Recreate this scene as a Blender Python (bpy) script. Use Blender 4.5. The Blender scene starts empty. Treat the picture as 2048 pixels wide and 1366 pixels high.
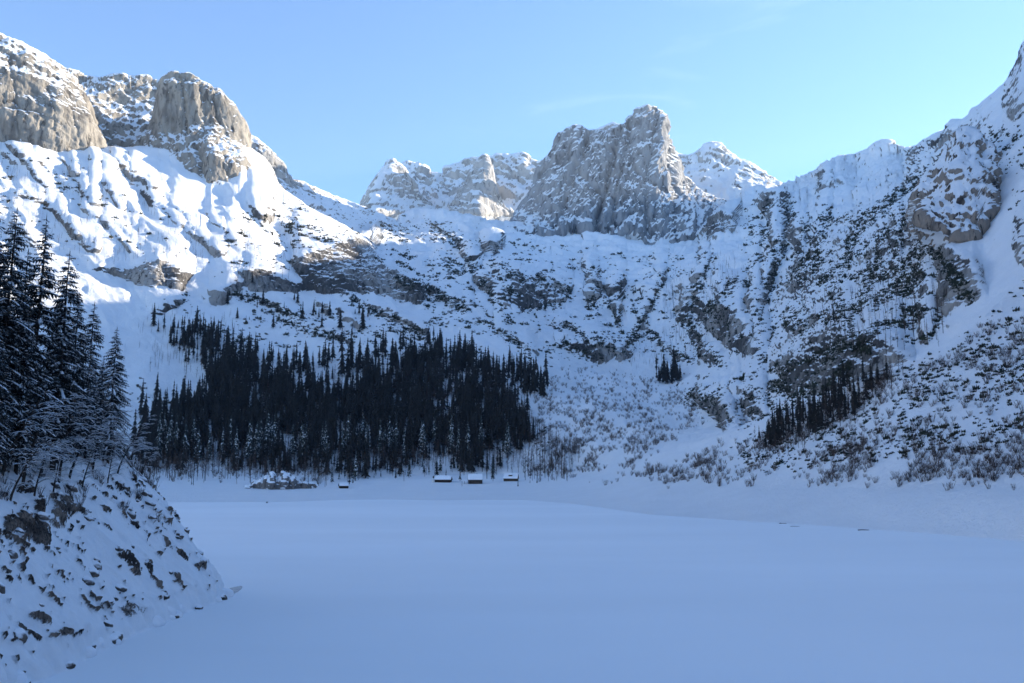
import bpy, math, random
import numpy as np
from mathutils import Vector, Matrix

R = math.radians
SC = bpy.context.scene
COL = SC.collection
random.seed(7)
RNG = np.random.default_rng(11)

# ------------------------------------------------------------------ camera
CAM_H = 16.0            # metres above the frozen lake
FOC = 1704.0            # focal length in pixels of the 2048 x 1366 photograph
PITCH = math.atan(257.0 / FOC)
cam_d = bpy.data.cameras.new('camera')
cam_d.sensor_width = 36.0
cam_d.lens = 36.0 * FOC / 2048.0
cam_d.clip_start = 0.5
cam_d.clip_end = 20000.0
cam = bpy.data.objects.new('camera', cam_d)
COL.objects.link(cam)
cam.location = (0, 0, CAM_H)
cam.rotation_euler = (math.pi / 2 + PITCH, 0, 0)
SC.camera = cam

# ------------------------------------------------------------------ sky, sun, exposure
SUN_AZ, SUN_EL = R(64), R(17.2)
world = bpy.data.worlds.new('World')
SC.world = world
world.use_nodes = True
wn = world.node_tree
wn.nodes.clear()
w_out = wn.nodes.new('ShaderNodeOutputWorld')
w_bg = wn.nodes.new('ShaderNodeBackground')
w_sky = wn.nodes.new('ShaderNodeTexSky')
w_sky.sky_type = 'NISHITA'
w_sky.sun_disc = False
w_sky.sun_elevation = SUN_EL
w_sky.sun_rotation = SUN_AZ
w_sky.altitude = 1100
w_sky.air_density = 1.0
w_sky.dust_density = 0.15
w_sky.ozone_density = 4.2
w_bg.inputs['Strength'].default_value = 0.135
w_tc = wn.nodes.new('ShaderNodeTexCoord')       # a few thin high wisps of cloud
w_mp = wn.nodes.new('ShaderNodeMapping'); w_mp.inputs['Scale'].default_value = (3.0, 3.0, 14.0); w_mp.inputs['Rotation'].default_value = (0.0, 0.22, 0.0)
w_nz = wn.nodes.new('ShaderNodeTexNoise'); w_nz.inputs['Scale'].default_value = 1.6; w_nz.inputs['Detail'].default_value = 6.0; w_nz.inputs['Distortion'].default_value = 0.7
w_mr = wn.nodes.new('ShaderNodeMapRange'); w_mr.interpolation_type = 'SMOOTHSTEP'
for _k, _v in (('From Min', 0.62), ('From Max', 0.80), ('To Min', 0.0), ('To Max', 0.07)):
    w_mr.inputs[_k].default_value = _v
w_mx = wn.nodes.new('ShaderNodeMix'); w_mx.data_type = 'RGBA'; w_mx.inputs[7].default_value = (5.0, 5.6, 6.2, 1)
wn.links.new(w_tc.outputs['Generated'], w_mp.inputs['Vector']); wn.links.new(w_mp.outputs[0], w_nz.inputs['Vector'])
wn.links.new(w_nz.outputs['Fac'], w_mr.inputs['Value']); wn.links.new(w_mr.outputs[0], w_mx.inputs['Factor'])
wn.links.new(w_sky.outputs[0], w_mx.inputs[6]); wn.links.new(w_mx.outputs[2], w_bg.inputs['Color'])
wn.links.new(w_bg.outputs[0], w_out.inputs['Surface'])

sun_d = bpy.data.lights.new('sun', 'SUN')
sun_d.energy = 5.0
sun_d.angle = R(0.5)
sun_d.color = (1.0, 0.88, 0.70)
sun = bpy.data.objects.new('sun', sun_d)
COL.objects.link(sun)
S = Vector((math.sin(SUN_AZ) * math.cos(SUN_EL), math.cos(SUN_AZ) * math.cos(SUN_EL), math.sin(SUN_EL)))
sun.rotation_euler = S.to_track_quat('Z', 'Y').to_euler()
sun.location = (300, 0, 900)

vs = SC.view_settings
vs.view_transform = 'Standard'
vs.look = 'None'
vs.gamma = 1.0
vs.exposure = 1.5
vs.use_curve_mapping = False
SC.cycles.max_bounces = 5
SC.cycles.diffuse_bounces = 4
SC.cycles.use_denoising = True

# ------------------------------------------------------------------ projection helpers
CP, SP = math.cos(PITCH), math.sin(PITCH)

def at(u, v, r):
    """World point seen at photo pixel (u, v) at horizontal range r metres."""
    u = np.asarray(u, float); v = np.asarray(v, float); r = np.asarray(r, float)
    a = (u - 1024.0) / FOC
    b = (683.0 - v) / FOC
    dx, dy, dz = a, CP - b * SP, SP + b * CP
    k = r / np.hypot(dx, dy)
    return np.stack(np.broadcast_arrays(dx * k, dy * k, CAM_H + dz * k), -1)

def lake_range(u, v, z=0.0):
    a = (np.asarray(u, float) - 1024.0) / FOC
    b = (683.0 - np.asarray(v, float)) / FOC
    k = (z - CAM_H) / (SP + b * CP)
    return np.hypot(a * k, (CP - b * SP) * k)

def project(p):
    x, y, z = p[..., 0], p[..., 1], p[..., 2] - CAM_H
    d = y * CP + z * SP
    w = -y * SP + z * CP
    d = np.where(np.abs(d) < 1e-3, 1e-3, d)
    return 1024 + FOC * x / d, 683 - FOC * w / d

# ------------------------------------------------------------------ noise
_perm = np.random.default_rng(3).permutation(256).astype(np.int32)
_perm = np.concatenate([_perm, _perm, _perm])
_g = np.random.default_rng(4).normal(size=(256, 3)).astype(np.float32)
_g /= np.linalg.norm(_g, axis=1)[:, None]

def pn(x, y, z):
    shp = np.broadcast(x, y, z).shape
    x, y, z = [np.broadcast_to(np.asarray(q, np.float32), shp).ravel() for q in (x, y, z)]
    xf, yf, zf = np.floor(x), np.floor(y), np.floor(z)
    xi, yi, zi = xf.astype(np.int32) & 255, yf.astype(np.int32) & 255, zf.astype(np.int32) & 255
    fx, fy, fz = x - xf, y - yf, z - zf
    s = [f * f * f * (f * (f * 6 - 15) + 10) for f in (fx, fy, fz)]
    res = 0
    for i in (0, 1):
        wx = s[0] if i else 1 - s[0]
        a = _perm[xi + i]
        for j in (0, 1):
            wy = s[1] if j else 1 - s[1]
            b = _perm[a + ((yi + j) & 255)]
            for k in (0, 1):
                wz = s[2] if k else 1 - s[2]
                g = _g[_perm[b + ((zi + k) & 255)]]
                res = res + wx * wy * wz * (g[:, 0] * (fx - i) + g[:, 1] * (fy - j) + g[:, 2] * (fz - k))
    return (res * 1.7).reshape(shp)

def fbm(x, y, z, oct=4, gain=0.5, lac=2.03):
    t, a, s = 0, 1.0, 0
    for o in range(oct):
        t = t + a * pn(x + 17.3 * o, y + 9.1 * o, z + 5.7 * o)
        s += a; a *= gain
        x, y, z = x * lac, y * lac, z * lac
    return t / s

def ridged(x, y, z, oct=4, gain=0.5, lac=2.03):
    t, a, s = 0, 1.0, 0
    for o in range(oct):
        t = t + a * (1 - 2.2 * np.abs(pn(x + 11.3 * o, y + 3.1 * o, z + 8.7 * o)))
        s += a; a *= gain
        x, y, z = x * lac, y * lac, z * lac
    return t / s

def sstep(a, b, x):
    t = np.clip((x - a) / (b - a), 0, 1)
    return t * t * (3 - 2 * t)

# ------------------------------------------------------------------ maps of what grows and crops out where on the valley sides
MU0, MV0, MS = -240, 40, 4
MW, MH = 660, 345
_mu, _mv = np.meshgrid(MU0 + MS * np.arange(MW), MV0 + MS * np.arange(MH))

def poly_mask(pts, soft=14.0):
    pts = np.array(pts, float)
    inside = np.zeros(_mu.shape, bool)
    dist = np.full(_mu.shape, 1e9)
    n = len(pts)
    for i in range(n):
        (x0, y0), (x1, y1) = pts[i], pts[(i + 1) % n]
        dx, dy = x1 - x0, y1 - y0
        if y0 != y1:
            c = ((y0 > _mv) != (y1 > _mv)) & (_mu < dx * (_mv - y0) / dy + x0)
            inside ^= c
        t = np.clip(((_mu - x0) * dx + (_mv - y0) * dy) / (dx * dx + dy * dy + 1e-9), 0, 1)
        dist = np.minimum(dist, np.hypot(_mu - x0 - t * dx, _mv - y0 - t * dy))
    sd = np.where(inside, dist, -dist)
    return sstep(-soft, soft, sd)

def paint(items):
    m = np.zeros(_mu.shape)
    for it in items:
        w, pts = it[0], it[1]
        m = np.maximum(m, w * poly_mask(pts, it[2] if len(it) > 2 else 14.0))
    return m

def carve(m, items):
    for it in items:
        m = m * (1 - it[0] * poly_mask(it[1], it[2] if len(it) > 2 else 14.0))
    return m

def samp(m, u, v):
    x = np.clip((np.asarray(u) - MU0) / MS, 0, MW - 1.001)
    y = np.clip((np.asarray(v) - MV0) / MS, 0, MH - 1.001)
    i, j = x.astype(int), y.astype(int)
    fx, fy = x - i, y - j
    return (m[j, i] * (1 - fx) * (1 - fy) + m[j, i + 1] * fx * (1 - fy) +
            m[j + 1, i] * (1 - fx) * fy + m[j + 1, i + 1] * fx * fy)

CLIFF = paint([
    (1.0, [(585, 525), (640, 492), (715, 478), (745, 520), (800, 550), (850, 590), (835, 612), (740, 592), (600, 580)], 8),
    (0.9, [(470, 560), (520, 545), (600, 575), (590, 590), (500, 585)], 8),
    (0.9, [(180, 548), (330, 528), (380, 552), (350, 592), (300, 585), (240, 560)], 8),
    (0.8, [(405, 615), (455, 578), (490, 572), (440, 612)], 6),
    (0.8, [(295, 642), (345, 606), (360, 612), (320, 640)], 6),
    (0.7, [(950, 560), (1000, 545), (1130, 565), (1120, 612), (1025, 632), (965, 590)], 12),
    (0.9, [(962, 495), (995, 482), (1000, 500), (980, 525)], 6),
        (0.9, [(1890, 490), (1945, 530), (1970, 600), (1905, 640), (1875, 590)], 10),
    (1.0, [(1690, 690), (1730, 668), (1800, 690), (1822, 728), (1750, 775), (1660, 795), (1640, 750)], 8),
    (0.75, [(1560, 730), (1640, 670), (1720, 650), (1700, 780), (1590, 790)], 14),
    (0.85, [(1390, 600), (1480, 622), (1500, 655), (1525, 722), (1455, 702), (1400, 650)], 8),
    (0.95, [(1400, 790), (1450, 810), (1485, 862), (1450, 872), (1400, 812)], 6),
    (0.8, [(1410, 420), (1470, 428), (1472, 470), (1430, 492)], 8),
    (0.3, [(2025, 215), (2080, 190), (2080, 250), (2030, 245)], 6),
    (0.4, [(2034, 445), (2090, 430), (2090, 560), (2045, 540)], 6),
    (0.7, [(1520, 425), (1560, 398), (1592, 430), (1545, 452)], 8),
    (0.45, [(1600, 440), (1850, 430), (1900, 620), (1700, 660), (1580, 600)], 20),
    (0.6, [(1640, 350), (1680, 345), (1700, 390), (1650, 395)], 10),
    (0.7, [(620, 592), (690, 612), (725, 662), (655, 645)], 8),
    (0.8, [(720, 600), (800, 628), (830, 660), (760, 640)], 8),
    (0.7, [(1200, 690), (1255, 690), (1280, 725), (1240, 728)], 8),
    (0.6, [(1150, 700), (1215, 690), (1235, 725), (1180, 728)], 8),
    (0.7, [(1460, 770), (1530, 790), (1530, 840), (1480, 830)], 10),
    (0.5, [(340, 800), (280, 790), (255, 770), (300, 780)], 8),
])
def stroke(pts, w, soft=6.0):
    d = np.full(_mu.shape, 1e9)
    for (x0, y0), (x1, y1) in zip(pts[:-1], pts[1:]):
        dx, dy = x1 - x0, y1 - y0
        t = np.clip(((_mu - x0) * dx + (_mv - y0) * dy) / (dx * dx + dy * dy + 1e-9), 0, 1)
        d = np.minimum(d, np.hypot(_mu - x0 - t * dx, _mv - y0 - t * dy))
    return sstep(w + soft, max(0.0, w - soft), d)
RIBS = [    # rock ribs and ledges on which dwarf pine grows
    ([(1540, 402), (1575, 405), (1592, 440)], 9), ([(1612, 442), (1600, 500), (1602, 560)], 9), ([(1655, 425), (1630, 500), (1622, 540)], 9), ([(1735, 430), (1700, 485), (1688, 545)], 10),
    ([(1850, 350), (1780, 402), (1720, 452)], 11), ([(1765, 468), (1742, 545), (1725, 600)], 10), ([(1805, 440), (1790, 520), (1812, 570)], 10), ([(1850, 478), (1900, 540), (1935, 600)], 12),
    ([(1330, 545), (1292, 620), (1258, 690)], 7), ([(1392, 592), (1372, 640), (1402, 700), (1440, 730)], 9), ([(1180, 540), (1187, 585), (1183, 610)], 7), ([(1520, 582), (1512, 640), (1528, 720)], 9),
    ([(1240, 560), (1225, 600), (1235, 650)], 6), ([(1560, 470), (1545, 540), (1530, 600)], 8), ([(1650, 560), (1680, 610), (1700, 660)], 9), ([(1590, 660), (1640, 640), (1700, 640)], 9),
    ([(1120, 690), (1170, 712), (1200, 720)], 6), ([(1470, 560), (1440, 600), (1430, 640)], 6), ([(1060, 620), (1120, 612), (1135, 580)], 6), ([(860, 450), (920, 490), (950, 540)], 8), ([(800, 560), (870, 590), (930, 620)], 9),
    ([(1000, 665), (1040, 690), (1060, 720)], 6), ([(1420, 520), (1400, 560), (1385, 600)], 6), ([(1290, 660), (1330, 700), (1380, 720)], 6), ([(1100, 650), (1150, 660), (1200, 690)], 6), ([(960, 560), (1000, 620), (1020, 640)], 6), ([(700, 600), (780, 640), (840, 665)], 6), ([(470, 590), (540, 610), (600, 640)], 6), ([(1560, 740), (1620, 720), (1680, 680)], 7), ([(1830, 620), (1870, 650), (1850, 690)], 6), ([(560, 640), (640, 670), (700, 690)], 6), ([(1740, 700), (1690, 690), (1650, 720)], 8), ([(1380, 795), (1430, 800)], 6), ([(1500, 790), (1560, 770), (1600, 790)], 7),
]
RIBMAP = np.zeros(_mu.shape)
for _p, _w in RIBS:
    RIBMAP = np.maximum(RIBMAP, stroke(_p, _w))
CLIFF = np.maximum(CLIFF, 0.6 * RIBMAP)
LEDGES = [([(232, 322), (290, 395), (335, 440), (400, 500), (440, 522)], 7), ([(15, 300), (60, 345), (95, 385)], 6), ([(125, 325), (165, 375), (195, 425)], 6), ([(45, 395), (100, 430), (145, 475)], 6), ([(175, 435), (220, 470), (265, 505)], 6),
          ([(345, 425), (380, 460), (405, 495)], 6), ([(70, 330), (110, 350)], 5), ([(205, 380), (245, 425)], 5), ([(30, 450), (80, 500)], 6), ([(270, 350), (300, 380)], 6), ([(420, 440), (470, 500)], 6), ([(500, 420), (540, 470)], 6), ([(150, 480), (200, 515)], 5)]
for _p, _w in LEDGES:
    CLIFF = np.maximum(CLIFF, 0.55 * stroke(_p, _w, 5.0))
# -- end of maps: the vegetation maps are with the vegetation

# ------------------------------------------------------------------ materials
def nt_new(name):
    m = bpy.data.materials.new(name)
    m.use_nodes = True
    n = m.node_tree
    n.nodes.clear()
    out = n.nodes.new('ShaderNodeOutputMaterial')
    b = n.nodes.new('ShaderNodeBsdfPrincipled')
    n.links.new(b.outputs[0], out.inputs['Surface'])
    return m, n, b

def node(n, t, **kw):
    x = n.nodes.new(t)
    for k, v in kw.items():
        if k in x.bl_rna.properties.keys():
            setattr(x, k, v)
        else:
            x.inputs[k].default_value = v
    return x

def mixc(n, fac, a, b):
    m = n.nodes.new('ShaderNodeMix'); m.data_type = 'RGBA'
    for sock, val in ((m.inputs['Factor'], fac), (m.inputs[6], a), (m.inputs[7], b)):
        if hasattr(val, 'is_output'):
            n.links.new(val, sock)
        else:
            sock.default_value = val if not isinstance(val, tuple) or len(val) == 4 else (*val, 1)
    return m.outputs[2]

def ramp(n, x, a, b, lo=0.0, hi=1.0):
    m = n.nodes.new('ShaderNodeMapRange'); m.interpolation_type = 'SMOOTHSTEP'
    m.inputs['From Min'].default_value = a; m.inputs['From Max'].default_value = b
    m.inputs['To Min'].default_value = lo; m.inputs['To Max'].default_value = hi
    n.links.new(x, m.inputs['Value'])
    return m.outputs[0]

SNOW = (0.87, 0.89, 0.91)

def terrain_material(name, rock_a, rock_b, scale, bump, grain=0.35, fine=6.0, con=(0.25, 0.95)):
    m, n, b = nt_new(name)
    geo = node(n, 'ShaderNodeNewGeometry')
    att = node(n, 'ShaderNodeAttribute', attribute_name='rock')
    ton = node(n, 'ShaderNodeAttribute', attribute_name='tone')
    nz = node(n, 'ShaderNodeTexNoise', Scale=scale, Detail=6.0, Roughness=0.65)
    n.links.new(geo.outputs['Position'], nz.inputs['Vector'])
    nf = node(n, 'ShaderNodeTexNoise', Scale=scale * fine, Detail=5.0, Roughness=0.75)
    n.links.new(geo.outputs['Position'], nf.inputs['Vector'])
    # joints and water streaks of the rock run steeply
    mp = node(n, 'ShaderNodeMapping')
    mp.inputs['Scale'].default_value = (1.0, 1.0, 0.3)
    mp.inputs['Rotation'].default_value = (0.0, 0.35, 0.0)
    n.links.new(geo.outputs['Position'], mp.inputs['Vector'])
    nj = node(n, 'ShaderNodeTexNoise', Scale=scale * 2.6, Detail=7.0, Roughness=0.7, Distortion=0.6)
    n.links.new(mp.outputs[0], nj.inputs['Vector'])
    # rock attribute disturbed by fine noise, so the snow line is ragged
    add = node(n, 'ShaderNodeMath', operation='MULTIPLY_ADD')
    n.links.new(nf.outputs['Fac'], add.inputs[0]); add.inputs[1].default_value = grain * 2
    sub = node(n, 'ShaderNodeMath', operation='SUBTRACT')
    n.links.new(att.outputs['Fac'], sub.inputs[0]); sub.inputs[1].default_value = grain
    n.links.new(sub.outputs[0], add.inputs[2])
    rk = ramp(n, add.outputs[0], 0.36, 0.58)
    t2 = node(n, 'ShaderNodeMath', operation='ADD')
    n.links.new(ton.outputs['Fac'], t2.inputs[0]); n.links.new(nj.outputs['Fac'], t2.inputs[1])
    rc = mixc(n, ramp(n, t2.outputs[0], con[0], con[1]), rock_a, rock_b)
    crk = ramp(n, nj.outputs['Fac'], 0.38, 0.45)
    rc = mixc(n, crk, tuple(0.55 * q for q in rock_a), rc)
    sc = mixc(n, ramp(n, nz.outputs['Fac'], 0.3, 0.7), (0.83, 0.85, 0.87), SNOW)
    n.links.new(mixc(n, rk, sc, rc), b.inputs['Base Color'])
    b.inputs['Roughness'].default_value = 0.85
    b.inputs['Specular IOR Level'].default_value = 0.2
    hm = n.nodes.new('ShaderNodeMix'); hm.data_type = 'FLOAT'
    n.links.new(rk, hm.inputs['Factor'])
    sm = node(n, 'ShaderNodeMath', operation='MULTIPLY'); sm.inputs[1].default_value = 0.35
    n.links.new(nf.outputs['Fac'], sm.inputs[0])
    n.links.new(sm.outputs[0], hm.inputs[2]); n.links.new(nj.outputs['Fac'], hm.inputs[3])
    bp = node(n, 'ShaderNodeBump', Strength=0.9, Distance=bump)
    n.links.new(hm.outputs[0], bp.inputs['Height'])
    n.links.new(bp.outputs[0], b.inputs['Normal'])
    return m

M = {}
M['slope'] = terrain_material('snow_and_grey_limestone', (0.085, 0.08, 0.076), (0.40, 0.38, 0.355), 0.07, 6.0, 0.46, 6.0, (0.32, 0.74))
M['cliff'] = terrain_material('pale_limestone_cliff', (0.15, 0.135, 0.118), (0.34, 0.31, 0.265), 0.04, 7.0, 0.36, 7.0)
M['peakrock'] = terrain_material('grey_slabby_limestone', (0.12, 0.123, 0.13), (0.32, 0.325, 0.335), 0.028, 10.0, 0.46, 7.0)
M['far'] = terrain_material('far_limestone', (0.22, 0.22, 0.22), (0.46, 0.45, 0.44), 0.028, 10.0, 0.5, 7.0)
M['buttress'] = terrain_material('brown_rock', (0.055, 0.046, 0.04), (0.30, 0.25, 0.205), 0.09, 5.0, 0.46, 6.0, (0.32, 0.78))
M['outcrop'] = terrain_material('dark_shore_rock', (0.05, 0.047, 0.046), (0.20, 0.185, 0.175), 0.35, 0.8, 0.42, 5.0, (0.32, 0.8))
M['bank'] = terrain_material('bank_snow_and_dark_rock', (0.045, 0.036, 0.032), (0.26, 0.205, 0.165), 1.6, 0.3, 0.5, 4.0, (0.32, 0.75))

# ------------------------------------------------------------------ mesh helpers
def grid_faces(nr, nc):
    i = np.arange((nr - 1) * nc).reshape(nr - 1, nc)[:, :-1].ravel()
    return np.stack([i, i + 1, i + 1 + nc, i + nc], -1).astype(np.int32)

def mesh_from(name, verts, faces, mat, smooth=True, mats=None, midx=None):
    """verts (n,3), faces (m,k) with constant k or list of arrays -> one mesh"""
    me = bpy.data.meshes.new(name)
    if not isinstance(faces, list):
        faces = [faces]
    nv = len(verts)
    me.vertices.add(nv)
    me.vertices.foreach_set('co', np.ascontiguousarray(verts, np.float32).ravel())
    tot = np.concatenate([np.full(len(f), f.shape[1], np.int32) for f in faces])
    loops = np.concatenate([f.ravel() for f in faces]).astype(np.int32)
    me.loops.add(len(loops))
    me.loops.foreach_set('vertex_index', loops)
    me.polygons.add(len(tot))
    me.polygons.foreach_set('loop_start', np.concatenate([[0], np.cumsum(tot)[:-1]]).astype(np.int32))
    me.polygons.foreach_set('loop_total', tot)
    me.polygons.foreach_set('use_smooth', np.full(len(tot), smooth))
    for mm in (mats or [mat]):
        me.materials.append(mm)
    if midx is not None:
        me.polygons.foreach_set('material_index', np.asarray(midx, np.int32))
    me.update(calc_edges=True)
    return me

def vattr(me, name, val):
    a = me.attributes.new(name, 'FLOAT', 'POINT')
    a.data.foreach_set('value', np.ascontiguousarray(val, np.float32).ravel())

def link(name, me, parent=None, **props):
    o = bpy.data.objects.new(name, me)
    COL.objects.link(o)
    if parent is not None:
        o.parent = parent
    for k, v in props.items():
        o[k] = v
    return o

def normals_of(P):
    a = np.gradient(P, axis=1)
    b = np.gradient(P, axis=0)
    n = np.cross(a, b)
    return n / (np.linalg.norm(n, axis=-1, keepdims=True) + 1e-9)

def smooth_axis(a, k, axis):
    if k < 2:
        return a
    pad = [(0, 0)] * a.ndim
    pad[axis] = (k, k)
    ker = np.hanning(2 * k + 1)[1:-1]; ker /= ker.sum()
    ap = np.pad(a, pad, mode='reflect', reflect_type='odd')
    out = np.apply_along_axis(lambda x: np.convolve(x, ker, mode='same'), axis, ap)
    sl = [slice(None)] * a.ndim
    sl[axis] = slice(k, -k)
    return out[tuple(sl)]

def sheet(rows, us, segs, smooth_r=18, smooth_u=14, cliff=None, frm=0):
    """rows: lists of (u, v, r) running across the picture, bottom to top.  Returns base grid of points (nt, nu, 3)."""
    V, RR = [], []
    for row in rows:
        a = np.array(row, float)
        V.append(np.interp(us, a[:, 0], a[:, 1]))
        rr = np.interp(us, a[:, 0], a[:, 2])
        RR.append(rr)
    V, RR = np.array(V), np.array(RR)
    tt = np.concatenate([np.linspace(i, i + 1, s, endpoint=False) for i, s in enumerate(segs)] + [[len(segs)]])
    i0 = np.minimum(tt.astype(int), len(segs) - 1)
    f = (tt - i0)[:, None]
    v = V[i0] * (1 - f) + V[i0 + 1] * f
    r = RR[i0] * (1 - f) + RR[i0 + 1] * f
    r = smooth_axis(r, smooth_r, 0)
    r = smooth_axis(r, smooth_u, 1)
    uu = np.broadcast_to(us, v.shape)
    cm = np.zeros_like(v)
    if cliff is not None:
        wu = fbm(uu / 60., v / 60., 3.3, 3) * 16
        wv = fbm(uu / 60., v / 60., 9.3, 3) * 12
        cm = samp(cliff, uu + wu, v + wv)
        dr = np.diff(r, axis=0)
        cmid = 0.5 * (cm[1:] + cm[:-1])
        w = np.where(dr > 0, 1 - 0.93 * cmid, 1.0)
        # a cliff loses ground; the gentler ledge above it wins it back
        tau = 40.0
        lost = np.zeros(r.shape[1])
        out = [r[0]]
        for i in range(dr.shape[0]):
            lost = (lost + dr[i] * (1 - w[i])) * (1 - 1 / tau)
            out.append(r[i + 1] - lost)
        r = np.array(out)
    return uu, v, r, cm

def finish_terrain(name, P, rockbias, tone, mat, flip=False, **props):
    nr, nc = P.shape[:2]
    f = grid_faces(nr, nc)
    me = mesh_from(name, P.reshape(-1, 3), f, mat)
    vattr(me, 'rock', rockbias)
    vattr(me, 'tone', tone)
    return link(name, me, **props)

def snowcover(P, cm, lo=0.50, hi=0.74, dust=0.10, scale=14.0, cw=0.35):
    """rock value 0..1 from steepness: cm adds rock where cliffs crop out"""
    n = normals_of(P)
    nz = np.abs(n[..., 2])
    x, y, z = P[..., 0], P[..., 1], P[..., 2]
    d = fbm(x / scale, y / scale, z / scale, 3, 0.6)
    return np.clip(1 - sstep(lo, hi, nz + dust * d * 2 - cw * (cm - 0.25)), 0, 1), n

# ================================================================== THE SETTING
# ------------------------------------------------------------------ main valley sides: shore, talus, headwall, ridges
US_MAIN = np.unique(np.concatenate([np.arange(-560, -20, 14.0), np.arange(-20, 2070, 2.0), np.arange(2070, 2660, 14.0)]))
_edge = [(-560, 1000), (250, 1003), (330, 1008), (600, 1020), (1050, 1032), (1500, 1046), (1750, 1062), (2048, 1086), (2660, 1140)]
ROWS = [
    [(u, v + 3, float(lake_range(u, v + 3, -0.6))) for u, v in _edge],
    [(-560, 965, 560), (250, 966, 610), (480, 975, 590), (640, 974, 600), (760, 970, 620), (870, 962, 640), (1050, 962, 640), (1150, 958, 600),
     (1300, 966, 450), (1500, 974, 345), (1750, 977, 285), (2048, 974, 245), (2660, 970, 210)],
    [(-560, 900, 600), (250, 930, 680), (480, 948, 650), (640, 960, 655), (760, 955, 665), (870, 948, 675), (1050, 950, 670), (1150, 950, 650),
     (1300, 915, 560), (1480, 865, 490), (1650, 800, 430), (1800, 740, 400), (1900, 690, 405), (1980, 625, 420), (2048, 560, 440), (2660, 150, 430)],
    [(-560, 700, 760), (250, 800, 800), (500, 800, 810), (750, 800, 820), (1000, 800, 800), (1100, 840, 740), (1180, 830, 740), (1300, 860, 700), (1400, 868, 690),
     (1480, 858, 620), (1560, 830, 530), (1650, 794, 455), (1800, 735, 415), (1900, 684, 415), (1980, 615, 430), (2048, 550, 448), (2660, 120, 440)],
    [(-560, 520, 950), (0, 600, 950), (250, 650, 940), (500, 660, 950), (750, 650, 970), (900, 655, 1000), (1050, 690, 1010), (1150, 740, 1010), (1250, 752, 1050),
     (1350, 750, 1050), (1450, 720, 960), (1560, 690, 850), (1650, 640, 720), (1800, 590, 620), (1900, 560, 560), (2048, 440, 540), (2660, 0, 520)],
    [(-560, 300, 1200), (0, 470, 1110), (250, 530, 1060), (450, 540, 1070), (600, 560, 1090), (750, 560, 1170), (900, 555, 1260), (1000, 550, 1320), (1100, 570, 1380),
     (1250, 570, 1420), (1400, 550, 1380), (1550, 530, 1250), (1700, 480, 1100), (1850, 410, 860), (1950, 370, 740), (2048, 290, 700), (2660, -150, 640)],
    [(-560, 50, 1400), (0, 285, 1335), (200, 305, 1340), (300, 310, 1400), (420, 305, 1430), (480, 292, 1450), (520, 322, 1450), (560, 378, 1430), (640, 430, 1430), (700, 465, 1440),
     (740, 470, 1600), (765, 440, 1950), (800, 432, 2050), (850, 428, 2100), (950, 438, 2100), (1040, 450, 2080), (1100, 468, 2000), (1200, 470, 1980), (1300, 482, 1980), (1400, 480, 1950),
     (1440, 420, 2000), (1500, 392, 2050), (1550, 385, 2050), (1575, 374, 2200), (1590, 362, 2300), (1640, 335, 2300), (1700, 314, 2250), (1715, 320, 2250), (1740, 308, 2200), (1775, 290, 2150), (1812, 304, 2000),
     (1835, 296, 1750), (1865, 285, 1500), (1900, 268, 1350), (1930, 240, 1280), (1960, 205, 1230), (1985, 178, 1200), (2010, 160, 1190), (2030, 125, 1180), (2048, 88, 1170), (2120, 20, 1130), (2400, -160, 1000), (2660, -260, 960)],
]
_last = np.array(ROWS[-1], float)
ROWS.append([(u, v + 60, r * 1.15) for u, v, r in ROWS[-1]])
ROWS.append([(u, v + 300, r * 1.5) for u, v, r in ROWS[-3 + 1]])
SEGS = [26, 22, 60, 70, 80, 90, 12, 8]
uu, vv, rr, CM = sheet(ROWS, US_MAIN, SEGS, 16, 10, CLIFF, 2)
P = at(uu, vv, rr)
x, y, z = P[..., 0], P[..., 1], P[..., 2]
apron = sstep(965, 900, vv + 0 * uu)          # 0 on the smooth shore, 1 on the mountain side
apron = np.clip(apron + sstep(700, 900, rr), 0, 1)
talus = poly_mask([(1150, 975), (1300, 915), (1480, 862), (1650, 797), (1800, 738), (1900, 688), (2048, 555), (2660, 140), (2660, 1100), (1150, 1100)], 10)
tal = samp(talus, uu, vv)
far = sstep(400, 1400, rr)
N0 = normals_of(P)
low = fbm(x / 160., y / 160., z / 160., 4)
# gullies and ribs follow the fall line: down to the right on the left mountain, straight down elsewhere
wl = sstep(780, 560, uu + 0.3 * (vv - 500))
a1, l1 = 0.67 * uu - 0.74 * vv, 0.74 * uu + 0.67 * vv
a2, l2 = uu + 0.22 * (vv - 600) * sstep(1300, 1600, uu), vv
wu_, wv_ = 34 * fbm(uu / 120., vv / 120., 2.2, 3), 34 * fbm(uu / 120., vv / 120., 8.2, 3)
a1, a2, l1, l2 = a1 + wu_, a2 + wu_, l1 + wv_, l2 + wv_
sx_ = x + 0.55 * z
gul = wl * ridged(a1 / 120. + 0.5 * low, l1 / 330., 0.7, 3, 0.45) + (1 - wl) * ridged(sx_ / 110., y / 140., z / 120., 4, 0.5)
rib = wl * 0.6 * ridged(a1 / 45. + 0.5 * low, l1 / 120., 2.7, 3, 0.5) + (1 - wl) * ridged(sx_ / 42., y / 50., z / 36. + 0.4 * low, 4, 0.6)
pxm = rr / 1200.
fine = fbm(x / 9., y / 9., z / 7., 4, 0.65)
strat = fbm(x / 90. + z / 90., y / 90., (z - 0.25 * x) / 9.0, 3, 0.6)
amp = apron * (1 - 0.8 * tal) * (1 - 0.45 * sstep(1900, 1990, uu))
D = amp * (20 * far * low + pxm * (9 * gul + (4.0 + 4.0 * CM) * rib) + (1.2 - 0.5 * wl + 2.2 * CM) * fine + 3.0 * CM * strat)
D += (1 - apron) * 0.5 * fbm(x / 40., y / 40., 0.5, 3) * sstep(1040, 990, vv) + tal * apron * 1.2 * rib
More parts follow.
